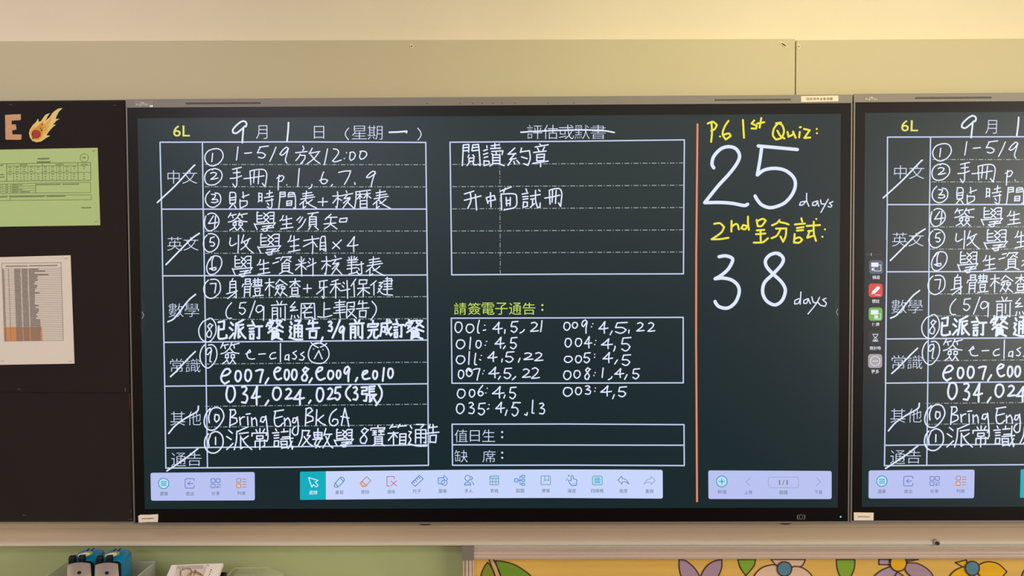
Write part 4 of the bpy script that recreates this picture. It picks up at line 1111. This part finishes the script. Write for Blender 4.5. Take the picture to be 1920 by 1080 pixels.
# print
wood = mat('yellow_wood_print', (234, 188, 94), 0.55, 0.3, noise=(4.0, 0.10, (0.6, 1, 9)))
b = MB(); b.box((xl + .004, YM, zb), (xr, -.002, zi + .004), wood); PANEL = b.build('printed_panel', FB)
olc = mat('dark_brown_outline', (78, 48, 34), 0.6); pcol = {k: mat('print_' + k, c, 0.6, 0.3, noise=(9, 0.05, (.5, 1, 6))) for k, c in dict(green=(122, 158, 46), lime=(140, 178, 58), olive=(140, 146, 48), purple=(180, 148, 164), lilac=(186, 160, 178), pink=(238, 200, 170), gold=(244, 186, 30), blue=(92, 140, 160), tan=(222, 180, 124)).items()}
def petal(b, k, pts, Y, w=2.4, close=True):
    P = [Vector(p) for p in pts]
    runs = catmull(P + [P[0]], 4) if close else catmull(P, 4); q = [p for r in runs for p in r[:-1]]
    b.poly([(p.x, p.y) for p in q], Y, pcol[k]); b.stroke(pts + ([pts[0]] if close else []), w, Y - .0003, olc)
def pattern(name, shapes):
    b = MB()
    for i, (k, pts) in enumerate(shapes): petal(b, k, pts, YM - .0006 - .0007 * i)
    return b.build(name, PANEL)
top = 1049
pattern('leaf_print', [('tan', [(917, top), (925, top), (940, 1082), (955, 1130), (946, 1130), (932, 1090)])])
pattern('leaf_print', [('olive', [(914.4, 1054.5), (921, 1063), (927, 1076), (930, 1095), (926, 1130), (910, 1115), (901, 1092), (903, 1075), (908, 1063)])])
pattern('leaf_print', [('green', [(928.5, 1051.5), (945, 1053), (965, 1059), (982, 1069), (996, 1081), (1005, 1100), (1000, 1125), (975, 1125), (955, 1108), (940, 1083)])])
pattern('flower_print', [('purple', [(1273.5, top), (1285, 1051), (1296, 1059), (1306, 1070), (1313, 1083), (1300, 1092), (1284, 1090), (1277, 1080), (1273.4, 1064)]), ('purple', [(1353.5, top), (1340, 1052), (1328, 1059), (1319, 1070), (1313, 1083), (1328, 1092), (1342, 1088), (1348, 1078), (1353, 1065)]),
    ('lilac', [(1313, 1085), (1340, 1100), (1352, 1125), (1330, 1140), (1313, 1130), (1296, 1140), (1275, 1125), (1286, 1100)]), ('gold', circ(1313, 1095, 13, 16))])
pattern('leaf_print', [('lime', [(1383.6, top), (1417, top), (1413, 1062), (1398.5, 1079.5), (1388, 1064)])])
pattern('flower_print', [('pink', [(1446, top), (1510, top), (1506, 1058), (1499, 1063), (1471, 1066), (1456, 1060)]), ('pink', [(1457, 1061), (1440, 1060.5), (1424, 1068), (1412, 1084), (1408, 1106), (1425, 1118), (1450, 1105), (1468, 1082)]), ('pink', [(1485, 1064), (1499, 1063), (1512, 1069), (1524, 1082), (1534, 1104), (1520, 1118), (1495, 1108), (1474, 1082)]),
    ('pink', [(1471, 1075), (1490, 1105), (1492, 1135), (1471, 1145), (1450, 1135), (1452, 1105)]), ('blue', circ(1471, 1066.8, 13.4, 18))])
pattern('leaf_print', [('lime', [(1568.6, top), (1603, top), (1602, 1065), (1596, 1080), (1586, 1094), (1575, 1080), (1569.5, 1065)])])
pattern('flower_print', [('lilac', [(1648, top), (1668, top), (1670, 1059), (1648, 1058.5)]), ('lilac', [(1670, 1062), (1652, 1070), (1638, 1082), (1630, 1100), (1650, 1110), (1668, 1095), (1683, 1073)]), ('purple', [(1701, 1055.5), (1720, 1056.5), (1738, 1066), (1749, 1079), (1748, 1090), (1725, 1088), (1706, 1079), (1697, 1067)]),
    ('purple', [(1683, 1072), (1672, 1092), (1668, 1120), (1690, 1135), (1710, 1118), (1708, 1092)]), ('purple', [(1701, 1053), (1703, top), (1722, top)]), ('gold', circ(1684.6, 1056, 15, 18))])
pattern('flower_print', [('gold', [(1791, 1055), (1812, top + 1), (1815, 1062), (1810, 1065)]), ('gold', [(1812, 1064), (1797, 1066), (1783, 1077), (1774, 1095), (1785, 1108), (1805, 1100), (1818, 1080)]), ('gold', [(1834, 1060), (1846, 1054.5), (1858, 1053.5), (1873, 1058), (1888, 1072), (1875, 1084), (1850, 1088), (1834, 1075)]), ('gold', [(1822, 1078), (1845, 1098), (1848, 1128), (1826, 1140), (1804, 1128), (1806, 1098)]), ('blue', circ(1823.4, 1065.5, 13, 18))])
pattern('leaf_print', [('lime', [(1928, 1060), (1917, 1076), (1914, 1100), (1930, 1120), (1950, 1100), (1945, 1075)])])

# ------------------------------------------------------------------ low cabinet with boxes, sharpeners and papers (lower left)
ZT = .765
cab = mat('pale_cabinet_laminate', (206, 196, 176), 0.5); 
CB = empty('low_cabinet', (-1.25, -.26, 0), 'low cabinet under the green wall, below the pinboard', 'cabinet')
b = MB(); b.box((-2.3, -.46, 0), (-.32, -.003, ZT - .025), cab); b.build('body', CB)
b = MB(); b.box((-2.32, -.48, ZT - .025), (-.30, -.003, ZT), cab); b.build('top', CB)
for i in range(4):
    xx = -2.29 + i * .4925; b = MB(); b.bevbox((xx, -.478, .06), (xx + .485, -.46, ZT - .03), .004, cab); d = b.build('door', CB)
    b = MB(); b.bevbox((xx + (.43 if i % 2 == 0 else .04), -.492, .55), (xx + (.445 if i % 2 == 0 else .055), -.478, .66), .003, metal_d); b.build('handle', d)
# pencil sharpeners
blue = mat('blue_plastic', (0, 122, 168), 0.32, 0.5); chrome = mat('chrome_plate', (240, 222, 212), 0.14, 0.5, 0.7); bk = mat('black_rubber', (12, 9, 9), 0.6, 0.3); hole = mat('pencil_hole_black', (8, 8, 8), 0.8)
stk = mat('cream_sticker', (232, 214, 176), 0.6); stg = mat('green_sticker_edge', (150, 168, 70), 0.6)
def L(b): b.local = True; return b
def make_sharpener(px, py, Y, rz, label):
    p = at(px, py, Y); r = empty('pencil_sharpener', (p.x, Y + .045, ZT + .0075), label, 'pencil sharpener', 'blue crank pencil sharpeners', rz)
    secs = [(-.043, .029, .116, .012), (-.040, .0315, .119, .014), (-.02, .033, .1235, .016), (.005, .0345, .127, .018), (.025, .034, .127, .02), (.038, .032, .124, .022), (.046, .027, .116, .022), (.049, .02, .105, .018)]
    rows = []
    for y, hw, zt_, rr_ in secs:
        rows.append([(x, y, z_) for x, z_ in rrect(-hw, .002, hw, zt_, rr_, 7)])
    b = L(MB()); b.grid(rows, blue, True); b.face(list(reversed(rows[0])), blue); b.face(rows[-1], blue); body = b.build('body', r, True)
    m_ = body.modifiers.new('edge', 'EDGE_SPLIT'); m_.split_angle = 0.9
    b = L(MB()); rg = rrect(-.031, .006, .0325, .1195, .012, 6); b.prism(rg, -.0475, -.043, bk); b.build('plate_shadow', r)  # black backing shaped to stand for the shadow beside the plate
    b = L(MB()); pl = []
    for i in range(13):
        t = i / 12; zz = .006 + t * .1145; hw = .0315 - .003 * t ** 2; row = []
        for j in range(13):
            u = j / 12 * 2 - 1; top_ = -.006 * u * u * max(0, t - .8) * 5
            row.append((u * hw - .0015, -.0505 - .006 * (1 - u * u) * (.5 + .5 * math.sin(t * 3.1)) , zz + top_))
        pl.append(row)
    b.grid(pl, chrome); b.build('chrome_plate', r, True)
    b = L(MB()); b.prism([(.001 + math.cos(t) * .0048, .094 + math.sin(t) * .0042) for t in [2 * math.pi * i / 20 for i in range(20)]], -.0572, -.05, hole); b.build('pencil_hole', r)
    for gx in (-.0205, .0035):
        b = L(MB())
        pr_ = [(-.051, .117), (-.051, .131), (-.047, .136), (-.036, .135), (-.034, .115)]
        A = [(gx - .0066, y, z_) for y, z_ in pr_]; C_ = [(gx + .0066, y, z_) for y, z_ in pr_]
        b.grid([A, C_], bk, True); b.face(A, bk); b.face(list(reversed(C_)), bk); b.build('grip', r, bevel=.0012)
    def top_patch(nm, cx, cy, rx, ry, m, dz):
        b = L(MB()); ring = []
        for i in range(20):
            t = 2 * math.pi * i / 20; x = cx + rx * math.cos(t); y = cy + ry * math.sin(t)
            zz = .1235 + (.127 - .1235) * max(0, min(1, (y + .02) / .025)) - (.0045 * max(0, -.02 - y) / .02)
            ring.append((x, y, zz + dz))
        b.face(ring, m); b.face([(x, y, zz - .0005) for x, y, zz in reversed(ring)], m); return b.build(nm, r)
    top_patch('sticker_border', .002, -.008, .014, .0135, stg, .0007); top_patch('sticker', -.004, -.012, .015, .012, stk, .0011)
    for gx in (-.006, .006):
        b = L(MB()); b.box((gx - .0013, .012, .1265), (gx + .0013, .028, .1281), bk); b.build('vent_slot', r)
    return r
make_sharpener(197.5, 1066, -.174, math.radians(9), 'right one of the two blue crank pencil sharpeners, nearer the papers')
make_sharpener(146, 1066, -.172, math.radians(9), 'left one of the two blue crank pencil sharpeners')
# translucent open box around them
plast = mat('milky_plastic', (196, 198, 184), 0.4, 0.4, alpha=.36)
xa = at(127, 1056, -.06).x; xb = at(291.5, 1053.5, -.06).x; zr = at(291.5, 1053.5, -.06).z
BX = empty('plastic_box', ((xa + xb) / 2, -.17, ZT), 'milky open plastic box holding the two blue sharpeners', 'box')
for nm, a, c in (('back_wall', (xa, -.062, ZT), (xb, -.06, zr)), ('front_wall', (xa, -.30, ZT), (xb, -.298, zr)), ('side_wall', (xa, -.298, ZT), (xa + .002, -.062, zr)), ('side_wall', (xb - .002, -.298, ZT), (xb, -.062, zr)), ('base', (xa + .002, -.298, ZT), (xb - .002, -.062, ZT + .0065))):
    b = MB(); b.box(a, c, plast); b.build(nm, BX)
b = MB()
for q0_, q1_ in (((xa, -.06), (xb, -.06)), ((xa, -.3), (xb, -.3)), ((xa, -.3), (xa, -.06)), ((xb, -.3), (xb, -.06))): b.tube([(q0_[0], q0_[1], zr), (q1_[0], q1_[1], zr)], .0016, mat('box_rim', (206, 210, 196), 0.4, alpha=.5), 8)
b.build('rim', BX)
# paper stack leaning in a black tray
FL = at(321.6, 1059.4, CAM.y + 2.045); FR = at(417.7, 1056, CAM.y + 2.045); NL = at(312.5, 1080, CAM.y + 2.016); NR = at(409.5, 1080, CAM.y + 2.016)
sl = (NL - FL); sl2 = (NR - FR); k = (FL.z - (ZT + .014)) / -sl.z
NL = FL + sl * k; NR = FR + sl2 * ((FR.z - (ZT + .014)) / -sl2.z)
nrm = (FR - FL).cross(NL - FL).normalized(); nrm = -nrm if nrm.z < 0 else nrm
PS = empty('paper_stack', (FL + NR) / 2 - nrm * .012, 'stack of printed leaflets tied with gold elastic, in the black tray', 'paper stack')
pw = mat('leaflet_paper', (228, 214, 208), 0.75, 0.2); 
b = MB(); n = 9
for i in range(n):
    o0 = -nrm * (.0012 * i + .0001); o1 = -nrm * (.0012 * i + .0011); rr_ = random.Random(i); j = Vector((rr_.uniform(-.0012, .0012), 0, 0))
    T_ = [p + o0 + j for p in (FL, FR, NR, NL)]; B_ = [p + o1 + j for p in (FL, FR, NR, NL)]
    b.face(T_, pw); b.face(list(reversed(B_)), pw)
    for q in range(4): b.face([T_[q], B_[q], B_[(q + 1) % 4], T_[(q + 1) % 4]], pw)
b.build('leaflets', PS)
def onp(x, y, h=.0004):
    d = CR @ Vector(((x - 960) / FOC, -(y - 540) / FOC, -1)); t = (FL - CAM).dot(nrm) / d.dot(nrm); return CAM + d * t + nrm * h
b = MB(); pt = mat('leaflet_print', (150, 136, 128), 0.8); pk = mat('leaflet_dark_print', (60, 54, 54), 0.8)
def pq(x0, y0, x1, y1, w, m):
    dx, dy = x1 - x0, y1 - y0; l = math.hypot(dx, dy); nx, ny = -dy / l * w / 2, dx / l * w / 2
    b.face([onp(x0 + nx, y0 + ny), onp(x1 + nx, y1 + ny), onp(x1 - nx, y1 - ny), onp(x0 - nx, y0 - ny)], m)
Z3 = lambda x, y: (290 + x / 7.11, 1015 + y / 7.11)
for i in range(16):
    x = 285 + i * 24; pq(*Z3(x + 22, 335 - i * .8), *Z3(x - 34, 560 - i), .45, pt)
for y in (332, 348, 366): 
    for i in range(18): pq(*Z3(295 + i * 20, y - i * .7), *Z3(307 + i * 20, y - i * .7), 1.1, pt)
pq(*Z3(700, 300), *Z3(610, 560), .6, pt)
for x, y in ((715, 322), (752, 380), (742, 408), (732, 436), (722, 462)): pq(*Z3(x - 6, y), *Z3(x + 6, y), 1.5, pk)
b.build('print', PS)
gold = mat('gold_elastic', (176, 128, 52), 0.4, 0.5, 0.3)
EB = empty('elastic_cord', onp(370, 1075), 'loose loop of gold elastic cord lying on the leaflet stack', 'cord')
def cord(pts): 
    P = [Vector(p) for p in pts]; q = [v for r_ in catmull(P, 5) for v in r_]
    b.tube([onp(*Z3(v.x, v.y), .0016 + .0006 * math.sin(i * .5)) for i, v in enumerate(q)], .0011, gold, 7)
b = MB(); cord([(345, 462), (350, 400), (400, 368), (460, 368), (492, 400), (480, 450), (440, 500), (380, 500), (345, 455)]); b.build('cord_loop', EB)
b = MB(); cord([(440, 470), (470, 430), (530, 405), (600, 430), (650, 480), (640, 540), (560, 560), (470, 530), (440, 470)]); b.build('cord_loop', EB)
b = MB(); cord([(520, 470), (525, 430), (545, 380), (550, 430), (580, 440), (620, 455)]); b.build('cord_tail', EB)
tr = mat('black_tray_plastic', (24, 20, 22), 0.5)
tx0 = FL.x - .012; tx1 = at(425, 1073, -.08).x; zt_ = at(425, 1073.5, -.08).z
BT = empty('black_tray', ((tx0 + tx1) / 2, -.2, ZT), 'black open tray under the leaflet stack', 'tray')
for nm, a, c in (('base', (tx0, -.31, ZT), (tx1, -.078, ZT + .003)), ('back_wall', (tx0, -.081, ZT + .003), (tx1, -.078, zt_)), ('side_wall', (tx0, -.31, ZT + .003), (tx0 + .003, -.081, zt_ - .012)), ('side_wall', (tx1 - .003, -.31, ZT + .003), (tx1, -.081, zt_)), ('front_wall', (tx0 + .003, -.31, ZT + .003), (tx1 - .003, -.307, ZT + .03))):
    b = MB(); b.box(a, c, tr); b.build(nm, BT)
# clear lidded box
clr = mat('clear_plastic', (222, 224, 196), 0.2, 0.5, alpha=.16)
P0 = at(440, 1065, -.075); P1 = at(506, 1064.5, -.075)
CX = empty('clear_box', ((P0.x + P1.x) / 2, -.15, ZT), 'clear plastic lidded box right of the leaflet stack', 'box')
def frust(x0, x1, y0, y1, z0, z1, ins, m):
    b = MB(); A = [(x0, y0, z0), (x1, y0, z0), (x1, y1, z0), (x0, y1, z0)]; T_ = [(x0 + ins, y0 + ins, z1), (x1 - ins, y0 + ins, z1), (x1 - ins, y1 - ins, z1), (x0 + ins, y1 - ins, z1)]
    b.grid([A, T_], m, True); b.face(T_, m); b.face(list(reversed(A)), m); return b
frust(P0.x - .012, P1.x + .03, -.22, -.045, P0.z - .028, P0.z, .03, clr).build('lid', CX)
frust(P0.x - .008, P1.x + .026, -.216, -.049, ZT, P0.z - .0285, -.002, clr).build('body', CX)
b = MB(); e = mat('clear_plastic_edge', (206, 206, 160), 0.3, alpha=.5); b.tube([P0, P1, (P1.x, -.19, P1.z), (P0.x, -.19, P0.z)], .0012, e, 8, True); b.build('lid_edge', CX)

# ceiling fittings for the lamps
fit = mat('white_lamp_housing', (230, 228, 222), 0.5)
for o in [o for o in COL.objects if o.type == 'LIGHT' and o.name.startswith('ceiling')]:
    l = o.location; hx, hy = o.data.size / 2 + .03, o.data.size_y / 2 + .05
    b = MB(); b.box((l.x - hx, l.y - hy, 2.94), (l.x + hx, l.y + hy, RZ - .0005), fit); f_ = b.build('ceiling_fitting')
    side = 'left' if l.x < 0 else 'right'
    meta(f_, 'white ceiling light fitting on the %s, %.1f metres from the board wall' % (side, -l.y), 'ceiling light', 'ceiling light fittings')
